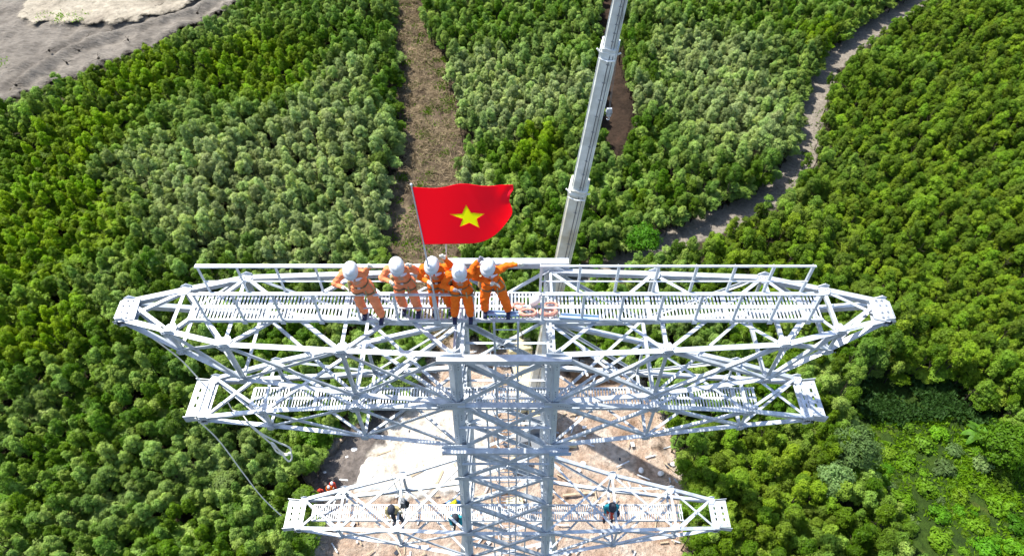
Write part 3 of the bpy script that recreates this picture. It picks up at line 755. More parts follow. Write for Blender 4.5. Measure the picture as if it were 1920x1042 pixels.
# legs: angle section whose heel points outwards towards the near side
for sx in (-1, 1):
    for sy in (-1, 1):
        mb = MB()
        top_lv = 0.12
        chain = [Vector((sx * 0.95, sy * 1.05, T + top_lv))] + [leg_pt(sx, sy, l) for l in LV[1:]]
        for i, (A, B) in enumerate(zip(chain[:-1], chain[1:])):
            w = 0.15 if i < 7 else 0.2
            A2 = A; t = 0.02
            # heel at the front: two flanges running back and to the sides
            for s in (-1, 1):
                d = Vector((s * 0.78, 0.62, 0)); n = Vector((0.62 * s, -0.78, 0)) * t
                q = [A2, B, B + d * w, A2 + d * w]
                mb.poly(q, n if s > 0 else n, t)
        lg = mb.build('leg', M['leg'], tower)
        b = MB()
        for lvl in (-0.35, -1.35, -2.3, -3.2, -4.3, -4.6, -6.2, -7.8, -9.6):
            for k in range(3):
                for s in (-1, 1):
                    c = leg_pt(sx, sy, lvl - 0.09 * k) + Vector((s * 0.065, 0.03, 0)); b.ball(c + Vector((0, -.012, 0)), 0.014, None, 6, 4)
        b.build('bolt', M['bolt'], lg)
def brace(A, B, w, u, parent=tower, name='brace', m=None, flip=1):
    mb = MB(); mb.angle(A, B, w, u, 0.01, flip); return mb.build(name, m or M['steel2'], parent)
# shaft bracing on the four faces
for i in range(len(LV) - 1):
    a, b = LV[i], LV[i + 1]
    w = 0.10 if i < 8 else 0.12
    for sy in (-1, 1):
        o = Vector((0, sy * 0.02, 0)); o2 = Vector((0, sy * 0.035, 0))
        brace(leg_pt(-1, sy, a) + o, leg_pt(1, sy, b) + o, w, (0, sy, 0)); brace(leg_pt(1, sy, a) + o2, leg_pt(-1, sy, b) + o2, w, (0, sy, 0))
    if i < 12:
        for sx in (-1, 1):
            o = Vector((sx * 0.015, 0, 0)); o2 = Vector((sx * 0.03, 0, 0))
            brace(leg_pt(sx, -1, a) + o, leg_pt(sx, 1, b) + o, w * .8, (sx, 0, 0))
# horizontals
for lv, w in ((-0.9, .07), (-1.8, .12), (-2.75, .06), (-4.5, .06), (-5.25, .07), (-6.9, .07), (-8.9, .1), (-10.9, .1), (-15.8, .1), (-22.5, .1), (-32.5, .1)):
    for sy in (-1, 1):
        if lv == -0.9 and sy < 0: continue
        mb = MB(); mb.angle(leg_pt(-1, sy, lv) + Vector((0, sy * .01, 0)), leg_pt(1, sy, lv) + Vector((0, sy * .01, 0)), w, (0, 0, 1)); mb.build('strut', M['steel'], tower)
    for sx in (-1, 1):
        mb = MB(); mb.angle(leg_pt(sx, -1, lv), leg_pt(sx, 1, lv), w * .8, (0, 0, 1)); mb.build('strut', M['steel'], tower)
# the heavy cross beams
def beam(y, lv, hx, h, d, m=None, xo=0.0):
    mb = MB(); z = T + lv
    mb.poly([(xo - hx, y - d / 2, z + h / 2), (xo + hx, y - d / 2, z + h / 2), (xo + hx, y + d / 2, z + h / 2), (xo - hx, y + d / 2, z + h / 2)], (0, 0, -1), .014)
    mb.poly([(xo - hx, y - d / 2, z + h / 2), (xo + hx, y - d / 2, z + h / 2), (xo + hx, y - d / 2, z - h / 2), (xo - hx, y - d / 2, z - h / 2)], (0, -1, 0), .014)
    mb.poly([(xo - hx, y + d / 2 - .016, z + h / 2 - .016), (xo + hx, y + d / 2 - .016, z + h / 2 - .016), (xo + hx, y + d / 2 - .016, z - h / 2), (xo - hx, y + d / 2 - .016, z - h / 2)], (0, 1, 0), .014)
    o = mb.build('cross_beam', m or M['steel'], tower)
    return o
beam(-1.13, -0.02, 1.27, .10, .14)
beam(1.16, 0.10, 1.27, .16, .14, xo=0.06)
beam(-1.22, -3.7, 1.44, .10, .12)
beam(1.18, -3.7, 1.4, .12, .12)
# gusset plates on the near legs
for lv, wl, hh, mm in ((-0.02, .3, .2, 'steel'), (-1.8, .42, .22, 'leg'), (-3.62, .44, .2, 'leg'), (-5.25, .2, .16, 'leg'), (-6.9, .2, .16, 'leg'), (-8.9, .34, .2, 'leg'), (-10.9, .36, .2, 'leg')):
    for sx in (-1, 1):
        for sy in (-1, 1):
            P = leg_pt(sx, sy, lv); mb = MB(); y = P.y + (-.05 if sy < 0 else -.02)
            o = sx
            mb.poly([(P.x - o * .16, y, P.z + hh * .7), (P.x + o * wl * .55, y, P.z + hh * .6), (P.x + o * wl, y, P.z + hh * .2), (P.x + o * wl, y, P.z - hh * .3), (P.x - o * .16, y, P.z - hh * .6)], (0, 1, 0), .012)
            gp = mb.build('gusset_plate', M[mm], tower)
            bb = MB()
            for k in range(6): bb.ball((P.x + o * (wl * .3 + .05 * k), y - .008, P.z + .03 - .012 * k), .012, None, 6, 4)
            bb.build('bolt', M['bolt'], gp)
# the blue filmed plate on the right end of the lower beam
mb = MB(); mb.poly([(1.0, -1.30, T - 3.63), (1.50, -1.30, T - 3.60), (1.50, -1.30, T - 3.75), (1.0, -1.30, T - 3.78)], (0, 1, 0), .01)
mb.build('bolt_plate', M['blue_plate'], tower)

# ---- cross arms
def tri_plate(mb, c, n, r, t=.012):
    n = Vector(n).normalized(); x = n.orthogonal().normalized(); y = n.cross(x)
    mb.poly([Vector(c) + x * (r * cos(a)) + y * (r * .8 * sin(a)) for a in [k * pi / 3 + .3 for k in range(6)]], n, t)
def arm(side, S, chordw, bw, label, low_m):
    """S: list of (x, yfront, zfront_up, yback, zup, zlow) stations from the shaft out; z relative to the top"""
    N = {}
    for i, (x, yf, yb, zu, zl) in enumerate(S):
        X = side * x
        N['uf', i] = Vector((X, yf, T + zu)); N['ub', i] = Vector((X, yb, T + zu)); N['lf', i] = Vector((X, yf + .0, T + zl)); N['lb', i] = Vector((X, yb, T + zl))
    n = len(S)
    mb = MB()
    for key, u, fl in (('uf', (0, 0, 1), 1), ('ub', (0, 0, 1), -1), ('lf', (0, 0, 1), 1), ('lb', (0, 0, 1), -1)):
        for i in range(n - 1):
            mb.angle(N[key, i], N[key, i + 1], chordw, u, .014, fl * side)
    for e in (0, n - 1):
        c4 = [N[k_, e] + Vector((0, 0, -.03)) for k_ in ('uf', 'ub', 'lb', 'lf')]
        for k_ in range(4): mb.bar(c4[k_], c4[(k_ + 1) % 4], .05, .05, (1, 0, 0))
    a = mb.build('cross_arm', M['steel'], tower)
    a['label'] = label
    # cross struts and posts at each station
    for i in range(1, n):
        if i < n - 1 or True:
            brace(N['uf', i], N['ub', i], bw, (0, 0, 1), a, 'strut', M['steel'])
            brace(N['lf', i], N['lb', i], bw, (0, 0, 1), a, 'strut', M['steel2'])
        if (N['uf', i] - N['lf', i]).length > .12:
            brace(N['uf', i] + Vector((0, -.02, 0)), N['lf', i] + Vector((0, -.02, 0)), bw, (0, -1, 0), a, 'post', M['steel'])
            brace(N['ub', i] + Vector((0, .02, 0)), N['lb', i] + Vector((0, .02, 0)), bw, (0, 1, 0), a, 'post', M['steel'])
    for i in range(n - 1):
        # top plane X
        brace(N['uf', i], N['ub', i + 1], bw, (0, 0, 1), a, 'brace', M['steel']); brace(N['ub', i] - Vector((0, 0, .03)), N['uf', i + 1] - Vector((0, 0, .03)), bw, (0, 0, 1), a, 'brace', M['steel'])
        # bottom plane X
        brace(N['lf', i], N['lb', i + 1], bw * .9, (0, 0, 1), a, 'brace', low_m)
        if i < 1: brace(N['lb', i] - Vector((0, 0, .03)), N['lf', i + 1] - Vector((0, 0, .03)), bw * .9, (0, 0, 1), a, 'brace', low_m)
        # faces
        if abs(S[i][3] - S[i][4]) > .3:
            o = Vector((0, -.03, 0))
            brace(N['uf', i] + o, N['lf', i + 1] + o, bw, (0, -1, 0), a, 'brace', M['steel']); i % 2 or brace(N['ub', i] - o, N['lb', i + 1] - o, bw * .9, (0, 1, 0), a, 'brace', M['steel2'])
            if abs(S[i + 1][3] - S[i + 1][4]) > .3:
                brace(N['lf', i] + o * 1.6, N['uf', i + 1] + o * 1.6, bw, (0, -1, 0), a, 'brace', M['steel']); i % 2 and brace(N['lb', i] - o * 1.6, N['ub', i + 1] - o * 1.6, bw * .9, (0, 1, 0), a, 'brace', M['steel2'])
    # a gusset plate with its bolts at every joint
    for i in range(1, n):
        for key in ('uf', 'ub', 'lf', 'lb'):
            g = MB(); P = N[key, i]; s = -1 if key[1] == 'f' else 1; up = key[0] == 'u'
            gr = .15 if up else .11
            tri_plate(g, P + Vector((0, s * .05, -.03)), (0, s, 0), gr)
            if up: tri_plate(g, P + Vector((0, -s * .05, .006)), (0, 0, 1), gr)
            k0 = len(g.f)
            for k in range(6):
                g.ball(P + Vector((side * (-.13 + .05 * k), -s * (.02 + .025 * (k % 2)), .022 if up else .01)), .013, None, 6, 4)
                g.ball(P + Vector((side * (-.12 + .05 * k), s * .067, -.04 + .02 * (k % 2))), .013, None, 6, 4)
            k1 = len(g.f); o = g.build('gusset_plate', M['steel'], a); o.data.materials.append(M['bolt'])
            if len(o.data.polygons) == k1:
                for q in range(k0, k1): o.data.polygons[q].material_index = 1
    return a, N
def face_name(s): return 'left' if s < 0 else 'right'
# top arm
top_s = [(.95, -1.05, 1.05, 0, -1.8), (3.1, -.95, .97, 0, -1.62), (5.35, -.81, .87, 0, -1.22), (6.5, -.50, .55, 0, -.62), (7.55, -.20, .24, 0, -.06)]
for s in (-1, 1):
    a, N = arm(s, top_s, .115, .072, 'pointed white %s half of the top cross-arm carrying the railed walkway' % face_name(s), M['steel2'])
    # bolted nose plate
    mb = MB(); X = s * 7.42
    for z, t in ((T + .012, .014), (T - .10, .014)):
        mb.poly([(X - s * .16, -.22, z), (X + s * .12, -.30, z), (X + s * .24, -.20, z), (X + s * .27, .22, z), (X + s * .14, .33, z), (X - s * .10, .30, z)], (0, 0, 1), t)
    mb.poly([(X + s * .26, -.2, T + .02), (X + s * .28, .22, T + .02), (X + s * .28, .22, T - .12), (X + s * .26, -.2, T - .12)], (1, 0, 0), .012)
    ep = mb.build('end_plate', M['steel'], a)
    b = MB()
    for (dx, dy) in [(.02, -.2), (.12, -.2), (.04, -.08), (.16, -.06), (.06, .1), (.18, .1), (.02, .22), (.13, .22)]:
        b.tube([(X + s * dx, dy, T + .02), (X + s * dx, dy, T + .05)], .022, 8)
    b.build('bolt', M['bolt'], ep)
# middle and lower arms
mid_s = [(1.0, -1.08, 1.08, -1.8, -3.7), (3.25, -.84, .86, -2.32, -3.66), (5.45, -.64, .66, -2.86, -3.56), (7.0, -.52, .52, -3.36, -3.5)]
low_s = [(1.13, -1.22, 1.22, -8.9, -10.9), (3.3, -.88, .88, -9.66, -10.86), (5.2, -.64, .64, -10.2, -10.8), (6.55, -.46, .46, -10.62, -10.75)]
def endbox(a, s, x0, x1, hw0, hw1, z):
    """slotted end plate with turned-down rims"""
    nx, ny = 9, 9; mb = MB()
    holes = {(2, 2), (2, 4), (2, 6), (6, 2), (6, 4), (6, 6), (2, 3) if False else (99, 99)}
    for i in range(nx):
        for j in range(ny):
            if (i, j) in holes: continue
            def pt(ii, jj):
                u = ii / nx; x = x0 + (x1 - x0) * u; w = hw0 + (hw1 - hw0) * u
                return Vector((s * x, -w + 2 * w * jj / ny, z))
            q = [pt(i, j), pt(i + 1, j), pt(i + 1, j + 1), pt(i, j + 1)]
            mb.poly(q, (0, 0, 1), .016)
    for sg in (-1, 1):
        A = Vector((s * (x0 - .05), sg * (hw0 + .02), z)); B = Vector((s * (x1 + .04), sg * (hw1 + .04), z))
        mb.poly([A, B, B - Vector((0, 0, .2)), A - Vector((0, 0, .16))], (0, sg, 0), .014)
        mb.poly([A + Vector((0, 0, .05)), B + Vector((0, 0, .05)), B, A], (0, sg, 0), .014)
    mb.bar((s * (x0 + x1) / 2, -hw0 + .03, z + .03), (s * (x0 + x1) / 2, hw0 - .03, z + .03), .05, .04)
    ep = mb.build('end_plate', M['steel'], a)
    b = MB()
    for i in (1.3, 4.0, 7.4):
        for j in (0.5, 3.4, 5.4, 8.4):
            x = x0 + (x1 - x0) * i / 9; w = hw0; b.tube([(s * x, -w + 2 * w * j / 9, z + .016), (s * x, -w + 2 * w * j / 9, z + .035)], .018, 6)
    b.build('bolt', M['bolt'], ep)
for s in (-1, 1):
    a, N = arm(s, mid_s, .105, .068, 'white %s half of the middle cross-arm, directly under the top one' % face_name(s), M['steel2'])
    endbox(a, s, 6.9, 7.44, .43, .47, T - 3.42)
    a, N = arm(s, low_s, .105, .066, 'white %s half of the lowest cross-arm in view, over the sandy clearing' % face_name(s), M['steel2'])
    endbox(a, s, 6.45, 7.02, .39, .43, T - 10.65)

# ---- walkways: side rails, cross bars, end frames
def walkway(x0, x1, yc, w, z, label, pitch=.072):
    mb = MB()
    x = x0 + .03
    while x < x1:
        mb.bar((x, yc - w / 2 + .015, z), (x, yc - .03, z), .030, .012); mb.bar((x, yc + .03, z), (x, yc + w / 2 - .015, z), .030, .012)
        x += pitch
    g = mb.build('walkway', M['grating'], tower); g['label'] = label
    for y in (yc - w / 2, yc + w / 2):
        r_ = MB(); r_.bar((x0, y, z - .03), (x1, y, z - .03), .035, .09); r_.build('side_rail', M['steel'], g)
    r_ = MB(); r_.bar((x0, yc, z - .012), (x1, yc, z - .012), .06, .03); r_.build('centre_bar', M['steel'], g)
    r_ = MB()
    x = x0
    while x <= x1 + .01:
        r_.bar((x, yc - w / 2, z + .004), (x, yc + w / 2, z + .004), .06, .02); x += 1.5
    r_.build('joint_bar', M['steel'], g)
    return g
walkway(-6.15, 6.22, .04, .66, T + .09, 'long white grating walkway along the top cross-arm')
walkway(-6.05, 6.0, .08, .54, T - 3.55, 'white grating walkway along the middle cross-arm')
walkway(-6.2, 5.6, .06, .50, T - 10.7, 'white grating walkway along the lowest cross-arm in view')
# ---- handrails
ZW = T + .09
def railing(xs, y, inw, label, top=.80, splay=0.0, wide=.045):
    mb = MB()
    mb.bar((xs[0] - .03, y, ZW + top), (xs[-1] + .03, y, ZW + top), wide, .03)
    mb.bar((xs[0], y + .02 * inw, ZW + top * .46), (xs[-1], y + .02 * inw, ZW + top * .46), .03, .018)
    rl = mb.build('handrail', M['steel'], tower); rl['label'] = label
    for x in xs:
        p = MB(); p.angle((x, y, ZW - .08), (x, y, ZW + top + .01), .05, (0, -1, 0), .008); p.build('post', M['leg'], rl)
        p = MB(); p.poly([(x - .05, y - .02, ZW - .1), (x + .05, y - .02, ZW - .1), (x + .05, y - .02, ZW + .02), (x - .05, y - .02, ZW + .02)], (0, 1, 0), .008); p.build('foot_plate', M['leg'], rl)
fy = -.31; by = .39
def xs_at(pxs, y): return [ony(p, 557 if y < 0 else 508, y).x for p in pxs]
railing(xs_at([364, 436, 511, 587, 664, 738, 812, 886], fy), fy, 1, 'near side handrail on the left half of the walkway, in front of the crew')
railing(xs_at([1019, 1096, 1170, 1245, 1318, 1392, 1466, 1541], fy), fy, 1, 'near side handrail on the right half of the walkway')
railing(xs_at([373, 446, 519, 593, 667, 741, 815], by), by, -1, 'far side handrail on the left half of the walkway, behind the crew', wide=.085)
railing(xs_at([1015, 1088, 1160, 1234, 1306, 1378, 1450, 1523], by), by, -1, 'far side handrail on the right half of the walkway')
# ---- ladder with safety hoops inside the shaft
lad = MB(); LX0, LX1, LY = -.20, .27, -.36
for x in (LX0, LX1): lad.bar((x, LY, T + .1), (x, LY + .02, T - 45), .045, .05)
ld = lad.build('ladder', M['leg'], tower)
z = T - .15
while z > T - 20:
    r_ = MB(); r_.tube([(LX0, LY, z), (LX1, LY, z)], .013, 6); r_.build('rung', M['steel'], ld); z -= .33
r_ = MB(); r_.bar(((LX0 + LX1) / 2 + .03, LY - .35, T - 1.2), ((LX0 + LX1) / 2 + .03, LY - .35, T - 18), .03, .03); r_.build('cage_strap', M['leg'], ld)
z = T - .9
while z > T - 12:
    pts_ = [Vector(((LX0 + LX1) / 2 + .33 * cos(a), LY - .02 - .36 * sin(a), z)) for a in [pi * k / 12 for k in range(13)]]
    r_ = MB(); r_.tube(pts_, .012, 6); r_.build('safety_hoop', M['steel'], ld); z -= .75
for x in (-.5, .62):
    r_ = MB(); r_.bar((x, .45, T - 3.7), (x, .5, T - 22), .05, .05); r_.build('guide_rail', M['leg'], tower)
# footings
for sx in (-1, 1):
    for sy in (-1, 1):
        P = leg_pt(sx, sy, -51.0); mb = MB(); mb.box((P.x, P.y, .3), (1.2, 1.2, 1.0)); mb.build('footing', M['concrete'], tower)
# loose plates and angles lying on the walkway: things of their own
def loose(name, pts_, z, m, label, cat, t=.012):
    mb = MB(); c = Vector(pts_[0] + (z,)); mb.poly([Vector(p + (z,)) - c for p in pts_], (0, 0, 1), t)
    for e in ((0, 1), (2, 3)):
        a = Vector(pts_[e[0]] + (z,)) - c; b2 = Vector(pts_[e[1]] + (z,)) - c; mb.bar(a + Vector((0, 0, .03)), b2 + Vector((0, 0, .03)), .012, .05)
    o = mb.build(name, m); o.location = c; return tag(o, label, cat)
def w2(x, y, z): p = onz(x, y, z); return (p.x, p.y)
zz = ZW + .03
loose('steel_channel', [w2(907, 584, zz), w2(973, 587, zz), w2(973, 594, zz), w2(907, 591, zz)], zz, M['blue_plate'], 'short pale blue steel channel lying at the feet of the rightmost man', 'steel channel')
loose('steel_channel', [w2(1052, 590, zz), w2(1122, 594, zz), w2(1122, 602, zz), w2(1048, 597, zz)], zz, M['blue_plate'], 'longer pale blue steel channel lying on the walkway right of the coiled slings', 'steel channel')

# ================================================================== PEOPLE
def V3(*a): return Vector(a)
def person(feet, label, P, cloth, boots='navy', helmet='helmet', glove='glove', harness=True, sleeves=None, patches=True, gloves=(None, None), fine=True, trousers=None, rz=0.0, group=None, bag=False, size=1.0):
    """P: joints in metres, x to the right of the photo, -y towards the camera, z up; feet on the walkway at z = 0"""
    t = empty('person', feet, label, 'person', group, rz)
    H = P['head']; nk = P['neck']; pe = P['pelvis']; ch = P['chest']
    shl, shr = P['sh']; ell, elr = P['el']; hal, har = P['ha']
    hpl, hpr = P['hip']; knl, knr = P['kn']; anl, anr = P['an']
    tilt = P.get('tilt', 20); turn = P.get('turn', 0)
    HR = Euler((R(tilt), 0, R(turn))).to_matrix()
    vox = .013 if fine else .022
    # body: one continuous skin
    mb = MB()
    mb.ball(H + HR @ V3(0, .01, .02), (.078, .098, .112), HR, 16, 12); mb.ball(H + HR @ V3(0, -.02, -.06), (.055, .07, .06), HR)
    mb.capsule(H + HR @ V3(0, -.09, -.005), H + HR @ V3(0, -.108, -.03), .010, .016, 8)          # nose
    for s in (-1, 1):
        mb.ball(H + HR @ V3(s * .08, .01, -.01), (.012, .02, .032), HR, 8, 6)                     # ears
        mb.ball(H + HR @ V3(s * .032, -.082, .012), (.016, .012, .010), HR, 8, 6)                 # eyes
    mb.ball(H + HR @ V3(0, -.088, -.062), (.026, .010, .009), HR, 8, 6)                           # mouth
    mb.capsule(H + HR @ V3(0, .02, -.06), nk, .052, .058)
    mb.capsule(nk, ch, .07, .12); mb.capsule(ch, pe, .12, .11)
    for a, b, c in ((shl, ell, hal), (shr, elr, har)):
        mb.capsule(ch + (a - ch) * .5, a, .06, .045); mb.capsule(a, b, .043, .034); mb.capsule(b, c, .034, .024)
        mb.capsule(c, c + (c - b).normalized() * .05, .028, .03)
    for a, b, c in ((hpl, knl, anl), (hpr, knr, anr)):
        mb.capsule(pe, a, .09, .08); mb.capsule(a, b, .068, .05); mb.capsule(b, c, .048, .034)
    link('body', remeshed(mb, 'body', vox, 2), M['skin'], t)
    # overall
    mb = MB(); sw = Vector((1, 0, 0))
    mb.ball(ch + V3(0, .01, .02), (.175, .125, .19)); mb.ball((ch + pe) / 2, (.160, .125, .2)); mb.ball(pe, (.165, .13, .15))
    mb.ball(nk + V3(0, 0, -.01), (.085, .08, .05))
    for a, b, c in ((shl, ell, hal), (shr, elr, har)):
        mb.capsule(ch + (a - ch) * .45 + V3(0, 0, .05), a, .085, .078); mb.capsule(a, b, .076, .058); cc = b + (c - b) * .82; mb.capsule(b, cc, .058, .046)
        mb.ball(b, (.062, .062, .062))
    if trousers is None:
        for a, b, c in ((hpl, knl, anl), (hpr, knr, anr)):
            mb.capsule(a, b, .122, .092); mb.capsule(b, b + (c - b) * .88, .092, .082); mb.ball(b + (c - b) * .86, (.086, .09, .04))
    me = remeshed(mb, 'overall' if trousers is None else 'jacket', vox, 3)
    # cloth folds
    co = np.empty(len(me.vertices) * 3, np.float32); me.vertices.foreach_get('co', co); co = co.reshape(-1, 3)
    nr = np.empty(len(me.vertices) * 3, np.float32); me.vertices.foreach_get('normal', nr); nr = nr.reshape(-1, 3)
    sd = hash(label) % 50
    f = vnoise(co[:, 0] * 1 + co[:, 2] * .8 + 50, co[:, 2] * 1.0 - co[:, 0] * .5 + 50 + co[:, 1], .055, 3 + len(label)) - .5
    co += nr * (f * .020)[:, None]; me.vertices.foreach_set('co', co.ravel()); me.update()
    ov = link(me.name, me, M[cloth], t)
    bv = BVHTree.FromPolygons([tuple(v) for v in co], [tuple(p.vertices) for p in me.polygons])
    if trousers is not None:
        mb = MB(); mb.ball(pe + V3(0, 0, -.02), (.168, .132, .13))
        for a, b, c in ((hpl, knl, anl), (hpr, knr, anr)):
            mb.capsule(a, b, .108, .078); mb.capsule(b, b + (c - b) * .88, .078, .066)
        tm = remeshed(mb, 'trousers', vox, 3); link('trousers', tm, M[trousers], t)
    # boots
    for c, k in ((anl, knl), (anr, knr)):
        mb = MB(); dd = P.get('toe', V3(0, -1, 0)); mb.capsule(c + V3(0, .02, .10), c + V3(0, .01, .0), .055, .05); mb.capsule(c + V3(0, .03, -.045), c + dd * .13 + V3(0, 0, -.055), .045, .042)
        mb.box(c + dd * .05 + V3(0, .01, -.093), (.085, .26, .02))
        bt_ = link('boot', remeshed(mb, 'boot', .012, 2), M[boots], t)
    # gloves: palm, four fingers, thumb
    for i, (b, c) in enumerate(((ell, hal), (elr, har))):
        mode = P.get('grip', ('fist', 'fist'))[i]
        d = (c - b).normalized(); n0 = V3(0, -1, 0) if abs(d.y) < .8 else V3(0, 0, 1)
        n = (n0 - d * n0.dot(d)).normalized(); s = d.cross(n) * (1 if i else -1)
        mb = MB(); mb.capsule(c - d * .05, c, .038, .036, 10)
        for k in range(4):
            base = c + d * .075 + s * (.027 - .018 * k); L = (.036, .042, .040, .031)[k]
            mb.capsule(c + d * .01 + s * (.02 - .013 * k), base, .016, .0125, 8)
            if mode == 'fist': q1 = base + d * .018 - n * -.024; q2 = q1 - d * .030 + n * .010; q3 = q2 - d * .018 - n * .012
            else: q1 = base + (d + n * .25).normalized() * L; q2 = q1 + (d + n * .6).normalized() * L * .65; q3 = q2 + (d + n * .9).normalized() * L * .45
            mb.capsule(base, q1, .0125, .0118, 8); mb.capsule(q1, q2, .0118, .011, 8); mb.capsule(q2, q3, .011, .0095, 8)
        tb = c + d * .015 + s * .034; t1 = tb + (d * .6 + s * .8 + n * .3).normalized() * .036; t2 = t1 + (d * .8 + n * .6 + (s * -.4 if mode == 'fist' else s * .2)).normalized() * .03
        mb.capsule(c - d * .01 + s * .02, tb, .018, .016, 8); mb.capsule(tb, t1, .0155, .0135, 8); mb.capsule(t1, t2, .0135, .011, 8)
        link('glove', remeshed(mb, 'glove', .007 if fine else .011, 2), M[gloves[i] or glove], t)
    # hair and helmet
    mb = MB(); mb.ball(H + HR @ V3(0, .03, .005), (.088, .09, .10), HR); link('hair', remeshed(mb, 'hair', .02, 1), M['hair'], t)
    mb = MB(); rows = 9; nu = 28; base = 0; c0 = H + HR @ V3(0, 0, .035); vs = []; fs = []
    for j in range(rows + 3):
        for i in range(nu):
            a = 2 * pi * i / nu
            if j <= rows:
                th = (pi / 2) * j / rows; p = V3(.118 * sin(th) * cos(a), .142 * sin(th) * sin(a), .125 * cos(th) ** .85 if j < rows else 0.0)
                if abs(cos(a)) < .28 and j < rows - 1: p.z += .014
            elif j == rows + 1:
                br = .022 + .042 * max(0, -sin(a)) ** 1.5; p = V3((.118 + br * .8) * cos(a), (.142 + br) * sin(a), -.012 - .010 * max(0, -sin(a)))
            else:
                br = .016 + .042 * max(0, -sin(a)) ** 1.5; p = V3((.112 + br * .8) * cos(a), (.136 + br) * sin(a), -.020 - .010 * max(0, -sin(a)))
            vs.append(c0 + HR @ p)
    for j in range(rows + 2):
        for i in range(nu):
            fs.append((j * nu + i, (j + 1) * nu + i, (j + 1) * nu + (i + 1) % nu, j * nu + (i + 1) % nu))
    mb.add(vs, fs); hh = mb.build('hard_hat', M[helmet], t, True)
    md = MB(); pr = [H + HR @ V3(s * .085, -.02, .01) for s in (-1, 1)]; md.tube([pr[0], H + HR @ V3(-.05, -.05, -.09), H + HR @ V3(0, -.06, -.115), H + HR @ V3(.05, -.05, -.09), pr[1]], .006, 6)
    md.build('chin_strap', M['strapdark'], t)
    # ribbons on the cloth
    def ring(center, axis, w, m, name, a0=0, a1=2 * pi, n=40, rmax=.4, tilt2=0, bvx=None):
        axis = Vector(axis).normalized(); x = axis.orthogonal().normalized(); y = axis.cross(x); vs = []; fs = []
        for k in range(n + 1):
            a = a0 + (a1 - a0) * k / n; d = x * cos(a) + y * sin(a)
            for h in (-w / 2, 0, w / 2):
                o = center + axis * h; hit = (bvx or bv).ray_cast(o + d * rmax, -d, rmax)
                r0 = (hit[0] - o).length if hit[0] is not None else .15
                vs.append(o + d * (r0 + (.012 if h == 0 else .009)))
        for k in range(n):
            for h in (0, 1): q = k * 3 + h; fs.append((q, q + 1, q + 4, q + 3))
        r_ = MB(); r_.add(vs, fs); return r_.build(name, M[m], t, True)
    if harness:
        wz = pe + (ch - pe) * .28
        ring(wz, (ch - pe), .055, harness if isinstance(harness, str) else 'strap', 'harness_belt')
        mb = MB(); mb.box(wz + V3(.0, -.15, 0), (.05, .02, .04)); mb.build('buckle', M['steel2'], t)
        mb = MB(); mb.tube(catmull([wz + V3(.16, -.03, 0), wz + V3(.25, -.08, -.12), wz + V3(.22, -.06, -.3), wz + V3(.12, -.10, -.34), wz + V3(.10, -.14, -.1)], 5), .013, 7); mb.build('lanyard', M['khaki'], t, True)
        for a, b in ((hpl, knl), (hpr, knr)):
            tm_bv = bv if trousers is None else None
            if tm_bv: ring(a + (b - a) * .28, (b - a), .035, 'strap', 'leg_strap', rmax=.22, n=24)
        for s in (-1, 1):      # lanyard bag at the hip
            if (s > 0) == bool(bag):
                mb = MB(); mb.capsule(wz + V3(s * .20, .04, -.02), wz + V3(s * .21, .03, -.24), .05, .06); link('tool_bag', remeshed(mb, 'tool_bag', .015, 2), M['khaki'], t)
    if patches:
        for s in (-1, 1):
            vs = []; fs = []; cx = ch.x + s * .080; cz = ch.z + .045
            for i in range(7):
                for j in range(4):
                    x = cx + (i / 6 - .5) * .12; z_ = cz + (j / 3 - .5) * .07 + s * (x - cx) * .25
                    h = bv.ray_cast(V3(x, -1, z_), V3(0, 1, 0), 2)
                    vs.append((h[0] + V3(0, -.012, .004)) if h[0] is not None else V3(x, ch.y - .13, z_))
            for i in range(6):
                for j in range(3): q = i * 4 + j; fs.append((q, q + 4, q + 5, q + 1))
            mb = MB(); mb.add(vs, fs); mb.build('chest_patch', M['patch'], t)
        # collar
        ring(nk + V3(0, .0, .0), (0, .15, 1), .05, cloth, 'collar', rmax=.3)
    t.scale = (size, size, size)
    return t

def pose(hx, lean=0.0, feet=(-.14, .14), fy=(0, 0), head=None, el=None, ha=None, tilt=20, turn=0, kneeb=(0, 0), grip=('open', 'fist'), h=1.0, twist=0.0, bow=-.09):
    px_ = hx * .45
    P = dict(pelvis=V3(px_, .02, .95), chest=V3(px_ + (hx - px_) * .62, bow * .6, 1.26), neck=V3(hx * .92, bow, 1.42), head=V3(hx, bow - .065, 1.555), tilt=tilt, turn=turn, grip=grip)
    cx = P['chest'].x + (hx - px_) * .2
    P['sh'] = (V3(cx - .19, bow * .8 + twist, 1.37), V3(cx + .19, bow * .8 - twist, 1.37))
    P['el'] = el; P['ha'] = ha
    P['hip'] = (V3(px_ - .095, .02, .90), V3(px_ + .095, .02, .90))
    P['an'] = (V3(feet[0], fy[0], .10), V3(feet[1], fy[1], .10))
    P['kn'] = tuple(V3((P['hip'][i].x + feet[i]) / 2 + kneeb[i], fy[i] / 2 - .06, .50) for i in (0, 1))
    return P
def at(x, y): p = onz(x, y, ZW + .02); return (p.x, p.y, ZW + .02)
# 1 (leftmost)
person(at(699, 592), 'man in faded orange overalls at the left end of the crew, fist raised',
       pose(-.13, feet=(-.15, .19), fy=(.04, -.06), el=(V3(-.50, -.12, 1.13), V3(.10, -.08, 1.42)), ha=(V3(-.29, -.26, 1.18), V3(.20, -.13, 1.63)), tilt=24, turn=8, kneeb=(-.02, .04)), 'orange_a')
# 2
person(at(771, 584), 'man in faded orange overalls second from the left, forearm across his chest',
       pose(-.07, feet=(-.13, .15), fy=(.05, .0), el=(V3(-.40, -.10, 1.15), V3(.27, -.05, 1.27)), ha=(V3(-.20, -.26, 1.22), V3(.15, -.12, 1.52)), tilt=26, turn=14, kneeb=(-.03, .02), grip=('fist', 'fist')), 'orange_a')
